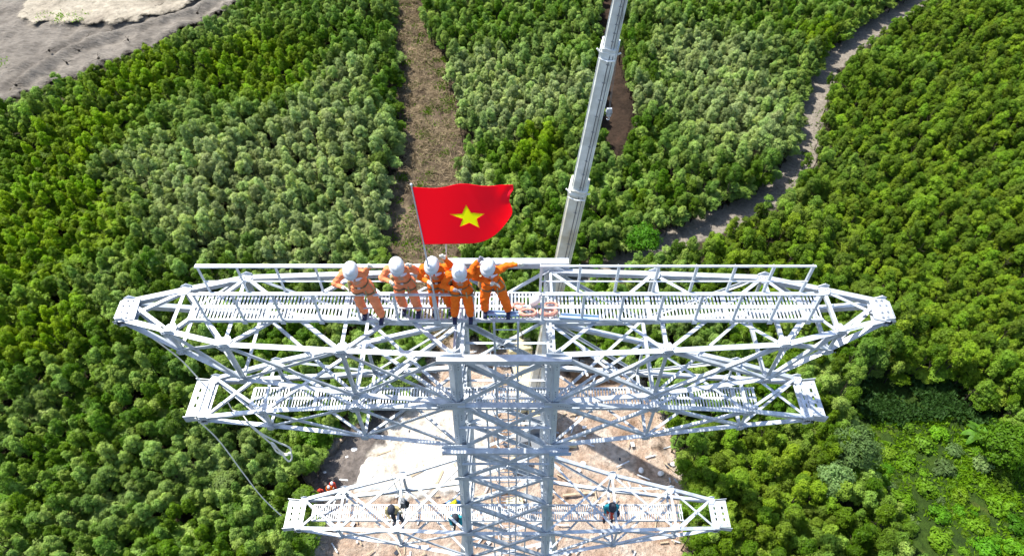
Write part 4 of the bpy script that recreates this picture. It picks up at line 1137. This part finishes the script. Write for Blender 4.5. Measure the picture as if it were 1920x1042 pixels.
# 3
person(at(831, 583), 'middle man in orange overalls gripping the flagpole, other fist raised',
       pose(-.07, feet=(-.16, .15), fy=(.02, .05), el=(V3(-.33, -.10, 1.14), V3(.24, -.05, 1.44)), ha=(V3(-.13, -.30, 1.24), V3(.14, -.08, 1.68)), tilt=18, turn=-4, grip=('fist', 'fist')), 'orange_b', harness='strapdark')
# 4
person(at(868, 594), 'man in bright orange overalls and grey gloves, fourth from the left, arm raised',
       pose(.03, feet=(-.15, .16), fy=(-.02, -.02), el=(V3(-.30, -.12, 1.10), V3(.26, .0, 1.46)), ha=(V3(-.05, -.27, 1.16), V3(.38, .02, 1.66)), tilt=24, turn=4), 'orange_b', glove='glove_grey')
# 5
person(at(930, 586), 'man in bright orange overalls at the right end, legs apart, arm stretched out',
       pose(-.11, feet=(-.21, .24), fy=(.02, .0), el=(V3(-.38, -.06, 1.14), V3(.23, -.03, 1.45)), ha=(V3(-.02, -.25, 1.20), V3(.43, -.06, 1.52)), tilt=18, turn=-8, kneeb=(-.03, .03)), 'orange_b', bag=False)

# ---- flag on its pole
def fl(x, y, Y=-.36): return ony(x, y, Y)
PT = fl(771, 346); PBt = onz(826, 603, ZW - .05); PBt.y = -.36
fp = empty('flagpole', PBt, 'thin steel pole tied to the handrail, flying the big red flag', 'flagpole')
mb = MB(); mb.tube([V3(0, 0, 0), (PT - PBt) * .5, (PT - PBt)], 1, 8, True, [.018, .016, .011]); mb.build('pole', M['leg'], fp)
mb = MB(); mb.ball((PT - PBt), .022); mb.build('finial', M['steel'], fp)
# flag cloth traced by its corners, waving in depth
nu, nv = 130, 80
TL = np.array(fl(771, 350)); BL = np.array(fl(792, 458))
ux = []
def edge_px(u, v):
    """picture outline of the cloth: u along the fly, v down the hoist"""
    topx = 771 + 191 * u
    topy = 350 + 2.5 * sin(u * 2.2 * pi / 2) * 2 - 10 * math.exp(-((u - .5) / .18) ** 2) - 6 * u ** 3
    if u > .88: topx -= 0; topy += (u - .88) * 30
    botx = 792 + 168 * u - 2 * u
    boty = 458 - 3 * u - (0 if u < .5 else 52 * ((u - .5) / .5) ** 2.7)
    x = topx + (botx - topx) * v; y = topy + (boty - topy) * v
    x += (-3 * math.exp(-((v - .50) / .16) ** 2) + 2 * sin(v * 9)) * u ** 6 - 7 * u ** 8 * math.exp(-((v - .3) / .1) ** 2) * .5
    return x, y
vs = []
for i in range(nu + 1):
    for j in range(nv + 1):
        u, v = i / nu, j / nv
        x, y = edge_px(u, v)
        Y = -.36 + .09 * sin(u * 4.2 + v * 1.2 + .8 * u * v) * u + .022 * sin(u * 11 - v * 4 + 1) * u * (1.2 - v) + .03 * math.exp(-((u - v * .35 - .55) / .05) ** 2) * u + 0.08 * math.exp(-((u - .93) / .07) ** 2 - ((v - .1) / .25) ** 2)
        vs.append(ony(x, y, Y) - PBt)
fq = [(i * (nv + 1) + j, (i + 1) * (nv + 1) + j, (i + 1) * (nv + 1) + j + 1, i * (nv + 1) + j + 1) for i in range(nu) for j in range(nv)]
STARP = [(874, 386), (883, 400), (907, 402), (893, 411), (898, 427), (880, 418), (863, 425), (868, 411), (845, 403), (867, 402)]
STARP = [(877 + (x - 877) * 1.06, 407 + (y - 408) * 1.06) for x, y in STARP]
SI = [(877 + (x - 877) * .93, 408 + (y - 408) * .93) for x, y in STARP]
cc_ = np.array([tuple((vs[f[0]] + vs[f[2]]) / 2 + PBt) for f in fq]); qx, qy, _ = project(cc_); hole = inpoly(qx, qy, SI)
fcut = [f for f, h_ in zip(fq, hole) if not h_]
mb = MB(); mb.add(vs, fcut); flag = mb.build('flag', M['flag'], fp, True); flag['label'] = 'red flag with a large yellow five-pointed star, flying to the right'
sol = flag.modifiers.new('s', 'SOLIDIFY'); sol.thickness = .004
# the star follows the cloth, set into it
bvf = BVHTree.FromPolygons([tuple(v) for v in vs], fq)
star = []
tips = [(874, 386), (907, 402), (898, 427), (863, 425), (845, 403)]
inn = [(883, 400), (893, 411), (880, 418), (868, 411), (867, 402)]
ring_ = []
for a, b in zip(tips, inn): ring_ += [(877 + (a[0] - 877) * 1.06, 407 + (a[1] - 408) * 1.06), (877 + (b[0] - 877) * 1.06, 407 + (b[1] - 408) * 1.06)]
cpt = (877, 408)
def on_flag(x, y):
    d = ray(x, y).normalized(); h = bvf.ray_cast(CAM - PBt, d, 100)
    return (h[0] - d * .008) if h[0] is not None else (ony(x, y, -.4) - PBt)
vs2 = []; fs2 = []; NR = 7
for k in range(10):
    a = ring_[k]; b = ring_[(k + 1) % 10]; base = len(vs2)
    for i in range(NR + 1):
        for j in range(NR + 1):
            u, v = i / NR, j / NR
            e = (a[0] + (b[0] - a[0]) * v, a[1] + (b[1] - a[1]) * v)
            vs2.append(on_flag(cpt[0] + (e[0] - cpt[0]) * u, cpt[1] + (e[1] - cpt[1]) * u))
    for i in range(NR):
        for j in range(NR): q = base + i * (NR + 1) + j; fs2.append((q, q + 1, q + NR + 2, q + NR + 1))
mb = MB(); mb.add(vs2, fs2); st = mb.build('star', M['star'], flag)
# second slim staff in the middle man's raised fist
p0 = ony(838, 500, -.1); p1 = ony(836, 455, -.1)
mb = MB(); mb.tube([V3(0, 0, 0), (p1 - p0)], .010, 6); o = mb.build('staff', M['leg']); o.location = p0
tag(o, 'slim short staff held up in the raised fist behind the lower edge of the flag', 'staff')

# ---- coiled slings and sack on the walkway
def coil(name, x, y, rx, ry, turns, label, m='sling', r=.022, z0=.05, seed=1, sq=.55):
    q = random.Random(seed); c = Vector((*w2(x, y, ZW), ZW + z0)); mb = MB(); P_ = []
    for k in range(turns * 14 + 1):
        a = 2 * pi * k / 14; w = 1 - .05 * (k / 14) + q.uniform(-.06, .06)
        P_.append(V3(rx * w * cos(a), ry * w * sin(a) * sq * 1.6, .012 * (k / 14) + q.uniform(0, .02)))
    mb.tube(catmull(P_, 3), r, 7); o = mb.build(name, M[m], None, True); o.location = c; return tag(o, label, 'sling')
coil('lifting_sling', 1032, 578, .14, .10, 4, 'salmon pink sling coiled on the walkway by the back edge', seed=2)
coil('lifting_sling', 1028, 589, .17, .10, 5, 'larger salmon pink sling coil near the front edge of the walkway', seed=3)
coil('lifting_sling', 990, 590, .17, .10, 3, 'loose salmon pink sling loop left of the coils, below the sack', seed=4)
mb = MB(); c = Vector((*w2(1003, 572, ZW), ZW + .14)); q = random.Random(3)
mb.ball((0, 0, 0), (.10, .10, .15), None, 14, 10); mb.ball((.05, .02, .13), (.05, .05, .07))
mb.v = [(x + .03 * sin(9 * z + 5 * x), y + .02 * cos(11 * x + z), z + .015 * sin(20 * x + 9 * y)) for x, y, z in mb.v]
o = link('sack', remeshed(mb, 'sack', .015, 2), M['white_bag']); o.location = c; tag(o, 'small crumpled white sack standing between the salmon pink slings', 'sack')
mb = MB(); c = Vector((*w2(970, 580, ZW), ZW + .08)); P_ = [V3(-.12, -.05, 0), V3(-.02, .06, .05), V3(.1, .02, .02), V3(.03, -.08, .03), V3(-.08, .02, .06), V3(.14, .08, .0)]
mb.tube(catmull(P_, 6), .02, 7); o = mb.build('lifting_sling', M['sling'], None, True); o.location = c; tag(o, 'short knotted pink sling beside the right boot of the rightmost man', 'sling')
mb = MB(); mb.tube(catmull([V3(0, 0, 0), V3(.03, -.02, -.12), V3(.05, .01, -.3), V3(.08, 0, -.42)], 6), .012, 6); o = mb.build('hanging_strap', M['khaki'], None, True); o.location = (*w2(972, 594, ZW), ZW); o.location.y = -.36; tag(o, 'short pale strap end hanging off the near walkway edge by the ladder', 'strap')

# ---- ropes
def rope(name, P_, r, label, m='rope', n=8):
    P_ = [Vector(p) for p in P_]; c = P_[0].copy(); mb = MB(); mb.tube(catmull([p - c for p in P_], n), r, 6)
    o = mb.build(name, M[m], None, True); o.location = c; return tag(o, label, 'rope')
a = V3(-7.05, -.36, T - .40); b = ony(372, 700, .55); b2 = ony(372, 788, -.50); c_ = ony(526, 965, -.40)
rope('rope', [a, ony(340, 675, .0), ony(383, 722, .50)], .015, 'pale rope slanting from the left tip of the top cross-arm down to the middle one')
rope('rope', [ony(366, 783, -.55), ony(410, 825, -.52), ony(455, 885, -.48), ony(490, 930, -.44), ony(527, 966, -.40)], .015, 'pale rope slanting from the middle cross-arm tip down to the lowest one')
Yr = -.75
rope('rope', [ony(462, 790, Yr), ony(490, 812, Yr), ony(520, 828, Yr), ony(542, 838, Yr), ony(545, 848, Yr), ony(535, 853, Yr), ony(520, 847, Yr), ony(513, 838, Yr), ony(509, 830, Yr), ony(514, 832, Yr - .05), ony(528, 850, Yr - .05), ony(541, 864, Yr - .05), ony(547, 858, Yr - .05), ony(544, 848, Yr - .03), ony(533, 850, Yr + .04), ony(505, 828, Yr + .04), ony(475, 802, Yr + .02), ony(464, 791, Yr)], .022, 'doubled pale rope ending in a loop, hanging under the left middle cross-arm')
rope('rope', [ony(410, 757, 0), ony(425, 752, -.1), ony(436, 768, -.2), ony(450, 772, -.3), ony(466, 792, -.6)], .012, 'short slack rope lying over the left end of the middle cross-arm')

# ================================================================== CRANE
B0 = onz(1000, 738, 3.0); TIP = ondepth(1187, -110, 30.5)
crane = empty('mobile_crane', (B0.x, B0.y, 0), 'mobile crane behind the tower with its long pale telescopic boom raised', 'crane')
O = Vector((B0.x, B0.y, 0)); ax = (TIP - B0).normalized(); Lb = (TIP - B0).length
side_ = ax.cross((CAM - (B0 + TIP) / 2).normalized()).normalized(); up_ = side_.cross(ax).normalized()
if up_.dot(CAM - B0) < 0: up_ = -up_
def s_at(ypx):     # distance along the boom where it crosses a picture height
    lo, hi = 0.0, Lb
    for _ in range(40):
        m_ = (lo + hi) / 2; _, yy, _ = project(np.array([B0 + ax * m_]))
        if yy[0] > ypx: lo = m_
        else: hi = m_
    return lo
cuts = [0, s_at(352), s_at(92), s_at(-60), Lb]
wid = [1.20, 0.93, 0.74, 0.62]
boom_parent = None
def sect(s0, s1, w, h, m, name, parent, ext=0):
    mb = MB(); prof = [(-.5, -.5), (-.5, .34), (-.36, .5), (.36, .5), (.5, .34), (.5, -.5), (.3, -.62), (-.3, -.62)]
    A = B0 + ax * (s0 - ext) - O; B_ = B0 + ax * s1 - O; n_ = len(prof)
    k0 = 1.0
    vs = [P_ + side_ * (x * w) + up_ * (y * h) for P_ in (A, B_) for (x, y) in prof]
    mb.add(vs, [tuple(range(n_))[::-1], tuple(range(n_, 2 * n_))] + [(i, (i + 1) % n_, (i + 1) % n_ + n_, i + n_) for i in range(n_)])
    # lengthwise ribs and cable guides
    for x, ww, hh in ((-.46, .05, .04), (.06, .035, .035), (.16, .03, .03), (.46, .05, .04)):
        mb.bar(A + side_ * (x * w) + up_ * (.5 * h + .015), B_ + side_ * (x * w) + up_ * (.5 * h + .015), ww * .9, hh, up_)
    return mb.build(name, m, parent)
secs = []
for i in range(4):
    o = sect(cuts[i], cuts[i + 1] + .3, wid[i], wid[i] * 1.1, M['boom_old'] if i == 0 else M['boom'], 'boom_section', crane, 1.0 if i else 0)
    secs.append(o)
    # darkness of the grooves and streaks along the top, put in as grey tubes
    mb = MB(); q = random.Random(i)
    for x in (.115, .29):
        P_ = [B0 + ax * (cuts[i] + (cuts[i + 1] - cuts[i]) * k / 14) - O + side_ * (wid[i] * (x + q.uniform(-.008, .008))) + up_ * (.5 * wid[i] * 1.1 + .012) for k in range(15)]
        mb.tube(P_, .022, 6)
    mb.build('groove_tube', M['grey'], o)
    mb = MB()
    for k in range(9):
        c = B0 + ax * (cuts[i] + (cuts[i + 1] - cuts[i]) * (k + .5) / 9) - O + up_ * (.5 * wid[i] * 1.1 + .02)
        mb.bar(c + side_ * (wid[i] * .02), c + side_ * (wid[i] * .20), .05, .05, up_)
    mb.build('tube_clip', M['bolt'], o)
for i in (1, 2, 3):
    c = B0 + ax * cuts[i] - O; w = wid[i - 1] * .515; mb = MB()
    prof = [(-w, -w), (-w, w * .8), (-w * .8, w * 1.12), (w * .8, w * 1.12), (w, w * .8), (w, -w)]
    for s0 in (-.16,):
        vs = [c + ax * z_ + side_ * x + up_ * y for z_ in (-.09, .09) for (x, y) in prof]; n_ = 6
        mb.add(vs, [tuple(range(n_))[::-1], tuple(range(n_, 2 * n_))] + [(k, (k + 1) % n_, (k + 1) % n_ + n_, k + n_) for k in range(n_)])
    for s0 in (-1, 1):
        mb.tube([c + side_ * (s0 * w) + up_ * (w * .7), c + side_ * (s0 * (w + .14)) + up_ * (w * .7) + ax * .12], .05, 6)
    mb.tube([c + side_ * (-w * .9) + up_ * (w * 1.2) - ax * .25, c + up_ * (w * 1.3) - ax * .32, c + side_ * (w * .9) + up_ * (w * 1.2) - ax * .25], .05, 6)
    mb.build('collar', M['boom'], crane)
mb = MB(); hd = TIP - O; mb.bar(hd - ax * .5, hd + ax * .9, .5, .8, up_); mb.tube([hd + ax * .7 - side_ * .3, hd + ax * .7 + side_ * .3], .35, 16); mb.build('boom_head', M['boom'], crane)
# carrier: chassis, cabs, wheels, outriggers, counterweight
rzc = R(-78)
def lp(x, y, z): return Vector((x * cos(rzc) - y * sin(rzc), x * sin(rzc) + y * cos(rzc), z))
def lbox(name, c, sz, m, par=crane, bev=0.0):
    mb = MB(); C0 = lp(*c); d = lp(sz[0] / 2, 0, 0); d.z = 0; mb.bar(C0 - d, C0 + d, sz[1], sz[2]); o = mb.build(name, m, par)
    if bev: b_ = o.modifiers.new('b', 'BEVEL'); b_.width = bev; b_.segments = 2
    return o
lbox('chassis', (-1.0, 0, 1.15), (12.0, 2.4, .5), M['grey'], bev=.05)
cb = lbox('driver_cab', (-6.4, 0, 2.0), (2.0, 2.5, 1.7), M['cream'], bev=.15); lbox('windscreen', (-7.41, 0, 2.2), (.04, 2.1, .8), M['glass'], cb)
cc = lbox('crane_cab', (.3, -1.35, 2.4), (1.6, .95, 1.7), M['cream'], bev=.1); lbox('window', (-.02, -1.84, 2.6), (1.0, .04, .8), M['glass'], cc)
lbox('counterweight', (2.9, 0, 2.1), (1.3, 2.5, 1.2), M['grey'], bev=.06)
lbox('turntable', (.6, 0, 1.6), (3.2, 1.6, .6), M['cream'], bev=.05)
lbox('deck', (-3.2, 0, 1.52), (3.6, 2.3, .14), M['cream'], bev=.03)
for x in (-5.6, -4.1, 1.0, 2.5, 4.0):
    for s in (-1, 1):
        mb = MB(); A = lp(x, s * .95, .55); B_ = lp(x, s * 1.3, .55); mb.tube([A, B_], .55, 20); wh = mb.build('wheel', M['dark'], crane, False)
        mb = MB(); mb.tube([B_, lp(x, s * 1.33, .55)], .28, 14); mb.build('hub', M['steel2'], wh)
for x in (-3.0, 4.8):
    for s in (-1, 1):
        mb = MB(); mb.bar(lp(x, s * 1.0, 1.0), lp(x, s * 3.0, 1.0), .3, .3); mb.bar(lp(x, s * 2.9, 1.0), lp(x, s * 2.9, .5), .2, .2, (1, 0, 0)); mb.box(lp(x, s * 2.9, .42), (.7, .7, .12)); mb.build('outrigger', M['cream'], crane)
mb = MB(); mb.bar(lp(1.5, 0, 1.9), B0 - O + ax * 7 - up_ * .5, .35, .35); mb.build('lift_cylinder', M['steel2'], crane)
# hook block on its cable
hk = ondepth(1142, 210, 36.6); 
topc = Vector((hk.x, hk.y, TIP.z + .4))
hook = empty('crane_hook', hk, 'grey crane hook block hanging on a thin cable over the dark soil patch', 'hook block')
mb = MB(); mb.poly([(-.13, -.07, .22), (.13, -.07, .22), (.17, -.07, .0), (.11, -.07, -.26), (-.11, -.07, -.26), (-.17, -.07, .0)], (0, 1, 0), .14); mb.build('block', M['steel2'], hook)
mb = MB(); mb.tube([(-.12, 0, -.02), (-.085, 0, -.02)], .14, 12); mb.tube([(.085, 0, -.02), (.12, 0, -.02)], .14, 12); mb.build('sheave', M['grey'], hook)
mb = MB(); mb.tube(catmull([V3(0, 0, -.26), V3(0, 0, -.36), V3(.07, 0, -.44), V3(.0, 0, -.52), V3(-.08, 0, -.45)], 5), .028, 7); mb.build('hook', M['steel2'], hook)
mb = MB(); mb.tube([V3(-.03, 0, .2), V3(-.03, 0, .2) + (topc - hk)], .010, 5); mb.tube([V3(.03, 0, .2), V3(.03, 0, .2) + (topc - hk)], .010, 5); mb.build('cable', M['grey'], hook)

# ================================================================== PEOPLE AND THINGS LOWER DOWN
zl = T - 10.7
def low(x, y, z, label, **kw):
    p = onz(x, y, z); return (p.x, p.y, z)
cp = lambda hx, el, ha, **k: pose(hx, el=el, ha=ha, **k)
stand = cp(0, (V3(-.22, -.04, 1.10), V3(.22, -.04, 1.10)), (V3(-.18, -.16, .92), V3(.14, -.2, .95)), tilt=30)
person(low(1139, 972, zl, ''), 'man in teal jacket and red trousers standing on the lowest cross-arm, right side', stand, 'teal_cloth', trousers='red_cloth', harness=False, patches=False, fine=False, size=.86, helmet='dark_cloth', boots='dark_cloth')
person(low(748, 976, zl, ''), 'man in dark clothes crouched over the pulley on the lowest left cross-arm', cp(-.05, (V3(-.3, -.1, 1.1), V3(.25, -.15, 1.2)), (V3(-.15, -.3, .95), V3(.25, -.2, 1.45)), tilt=30), 'khaki', trousers='dark_cloth', harness=False, patches=False, fine=False, size=.86, helmet='dark_cloth', boots='dark_cloth')
person(low(859, 992, zl, ''), 'man in teal jacket half hidden behind the left tower leg', cp(0, (V3(-.22, -.06, 1.1), V3(.22, -.06, 1.1)), (V3(-.16, -.2, .92), V3(.16, -.2, .92)), tilt=35), 'teal_cloth', trousers='dark_cloth', harness=False, patches=False, fine=False, size=.86, helmet='dark_cloth', boots='dark_cloth')
pp = ony(858, 962, .9)
person((pp.x, .9, pp.z), 'climber in blue overalls and yellow helmet clinging to the left side of the shaft',
       cp(-.05, (V3(-.3, -.1, 1.3), V3(.25, -.05, 1.2)), (V3(-.42, -.15, 1.42), V3(.28, -.1, 1.4)), tilt=20, feet=(-.2, .1)), 'blue_cloth', harness=False, patches=False, fine=False, size=.86, helmet='grey_helmet', glove='navy', boots='navy')
# pulley and bag on the lowest arm
c = onz(757, 945, zl + .9); pu = empty('pulley_block', c, 'black round pulley block slung under the lowest left cross-arm rope', 'pulley')
mb = MB(); mb.tube([(0, -.06, 0), (0, .06, 0)], .17, 18); mb.build('wheel', M['dark'], pu); mb = MB(); mb.poly([(-.05, -.09, .3), (.05, -.09, .3), (.1, -.09, -.1), (-.1, -.09, -.1)], (0, 1, 0), .18); mb.build('cheek_plate', M['grey'], pu)
mb = MB(); mb.tube([V3(-.04, 0, .3), V3(-.1, 0, 2.2)], .014, 6); mb.tube([V3(.04, 0, .3), V3(.12, 0, 2.2)], .014, 6); mb.build('rope', M['rope'], pu)
c = onz(1155, 962, zl + .25); mb = MB(); mb.ball((0, 0, 0), (.13, .11, .22), None, 12, 8); mb.ball((0, 0, .2), (.07, .07, .08)); o = link('duffel_bag', remeshed(mb, 'duffel_bag', .02, 2), M['navy']); o.location = c; tag(o, 'navy blue bag standing beside the man in teal on the lowest cross-arm', 'bag')
# ground crew by the trees at the left
gz = .5
kn = cp(.05, (V3(-.26, -.15, 1.14), V3(.28, -.15, 1.14)), (V3(-.12, -.34, 1.0), V3(.14, -.36, 1.0)), tilt=30)
for (x, y, lab, cl, he) in ((628, 915, 'worker in red orange clothes and white helmet standing among the trees left of the clearing', 'red_cloth', 'helmet'), (622, 922, 'second red orange worker in white helmet, just left of the first by the trees', 'orange_b', 'helmet'), (606, 928, 'worker in red crouching at the edge of the trees, leftmost of the ground crew', 'red_cloth', 'red_cloth')):
    p = onz(x, y, gz); person((p.x, p.y, gz), lab, kn, cl, harness=False, patches=False, fine=False, helmet=he)
def debris(x, y, sz, m, label, name, cat, seed, z=.45):
    p = onz(x, y, z); q = random.Random(seed); mb = MB(); mb.ball((0, 0, 0), sz, None, 10, 7)
    mb.v = [(a + q.uniform(-.12, .12) * sz[0], b + q.uniform(-.12, .12) * sz[1], c + q.uniform(-.12, .12) * sz[2]) for a, b, c in mb.v]
    o = mb.build(name, m); o.location = p; return tag(o, label, cat)
debris(1239, 887, (.3, .25, .25), M['white_bag'], 'white sack at the right of the clearing, beside the dark hollow', 'sack', 'sack', 1)
debris(1262, 870, (.25, .2, .2), M['white_bag'], 'small white sack at the foot of the trees right of the clearing', 'sack', 'sack', 2)
debris(1202, 881, (.25, .3, .15), M['white_bag'], 'flattened white sack lying on pink sand right of the tower', 'sack', 'sack', 3)
debris(1093, 868, (.3, .25, .15), M['white_bag'], 'pale sack lying on the sand close to the right tower leg', 'sack', 'sack', 9)
debris(664, 842, (.35, .25, .15), M['white_bag'], 'white crumpled sheet on the dark soil left of the clearing', 'sheet', 'sheet', 4)
debris(609, 885, (.2, .15, .12), M['white_bag'], 'tiny white scrap beside the trees above the red workers', 'scrap', 'scrap', 5)
debris(702, 818, (.4, .3, .2), M['red_cloth'], 'red tarpaulin bundle at the upper left edge of the clearing', 'tarpaulin', 'tarpaulin', 6)
debris(1238, 842, (.9, .6, .4), M['greysoil'], 'dark heap of soil at the right edge of the clearing', 'soil_heap', 'soil heap', 7)
debris(1212, 838, (.6, .5, .35), M['greysoil'], 'small grey soil heap left of the dark heap', 'soil_heap', 'soil heap', 8)
# stacked steel, timbers, drums under the tower
q = random.Random(12)
for i, (x, y, L, a, m, lab) in enumerate([(800, 878, 3.2, .5, 'wood', 'timber baulk lying left of the shaft on pale sand'), (790, 893, 3.6, 1.0, 'steel2', 'steel angle lying on the sand under the lowest left cross-arm'), (820, 905, 2.6, 1.2, 'wood', 'short timber leaning by the lowest left cross-arm'),
        (960, 872, 4.0, .1, 'steel2', 'long steel member lying across the sand inside the shaft'), (985, 900, 3.2, .5, 'steel2', 'steel member lying aslant right of the ladder'), (925, 925, 3.4, .2, 'wood', 'timber baulk seen through the shaft below the ladder'),
        (1085, 925, 3.0, .1, 'wood', 'timber baulk on ruts right of the shaft'), (960, 950, 3.0, .9, 'steel2', 'steel member at the lowest part seen through the shaft')]):
    p = onz(x, y, .5); mb = MB(); d = V3(cos(a), sin(a), 0) * L / 2; mb.angle(-d, d, .16, (0, 0, 1), .03) if m == 'steel2' else mb.bar(-d, d, .2, .16)
    o = mb.build('steel_member' if m == 'steel2' else 'timber', M[m]); o.location = p; tag(o, lab, 'steel member' if m == 'steel2' else 'timber')
for (x, y, sz, m, lab) in ((985, 828, (1.6, 1.0, 1.1), 'grey', 'grey slatted machine box seen through the shaft by its right leg'), (972, 880, (1.2, .8, .9), 'grey', 'smaller grey machine box below the first one'), (965, 945, (1.5, .9, .8), 'cream', 'cream equipment crate low in the shaft')):
    p = onz(x, y, .4); t = empty('generator', (p.x, p.y, .35), lab, 'generator', None, .2)
    mb = MB(); mb.box((0, 0, sz[2] / 2), sz); o = mb.build('housing', M[m], t); b_ = o.modifiers.new('b', 'BEVEL'); b_.width = .05
    mb = MB()
    for k in range(7): mb.box((-sz[0] * .4 + k * sz[0] * .13, -sz[1] / 2 - .02, sz[2] * .55), (.05, .03, sz[2] * .6))
    mb.build('grille', M['steel2'], t)
    mb = MB(); mb.tube([(sz[0] * .3, 0, sz[2] - .01), (sz[0] * .3, 0, sz[2] + .3)], .05, 8); mb.build('exhaust', M['dark'], t)

# small litter of the work site: offcuts, scraps, stones too many to tell apart
q = random.Random(44); Pc = topoly(CLEAR[:11] + [(1262, 1060), (585, 1060)] + CLEAR[13:]); xs = [p[0] for p in Pc]; ys = [p[1] for p in Pc]
for nm, m, lab, cnt in (('wood_litter', 'wood', 'timber offcuts strewn over the clearing', 90), ('steel_litter', 'steel2', 'short steel offcuts strewn over the clearing', 70), ('paper_litter', 'white_bag', 'white scraps of packaging strewn over the clearing', 60), ('dark_litter', 'dark_cloth', 'dark scraps strewn over the clearing', 25)):
    mb = MB(); k = 0
    while k < cnt:
        x = q.uniform(min(xs), max(xs)); y = q.uniform(min(ys), max(ys))
        if not inpoly(np.array([x]), np.array([y]), Pc)[0]: continue
        k += 1; a = q.uniform(0, pi); L = q.uniform(.3, 1.5) if m in ('wood', 'steel2') else q.uniform(.2, .5); d = V3(cos(a), sin(a), q.uniform(-.05, .05)) * L / 2; c = V3(x, y, .46)
        w = .12 if m in ('wood', 'steel2') else L * .7
        mb.bar(c - d, c + d, w, .07)
    tag(mb.build(nm, M[m]), lab, 'litter', None, 'stuff')
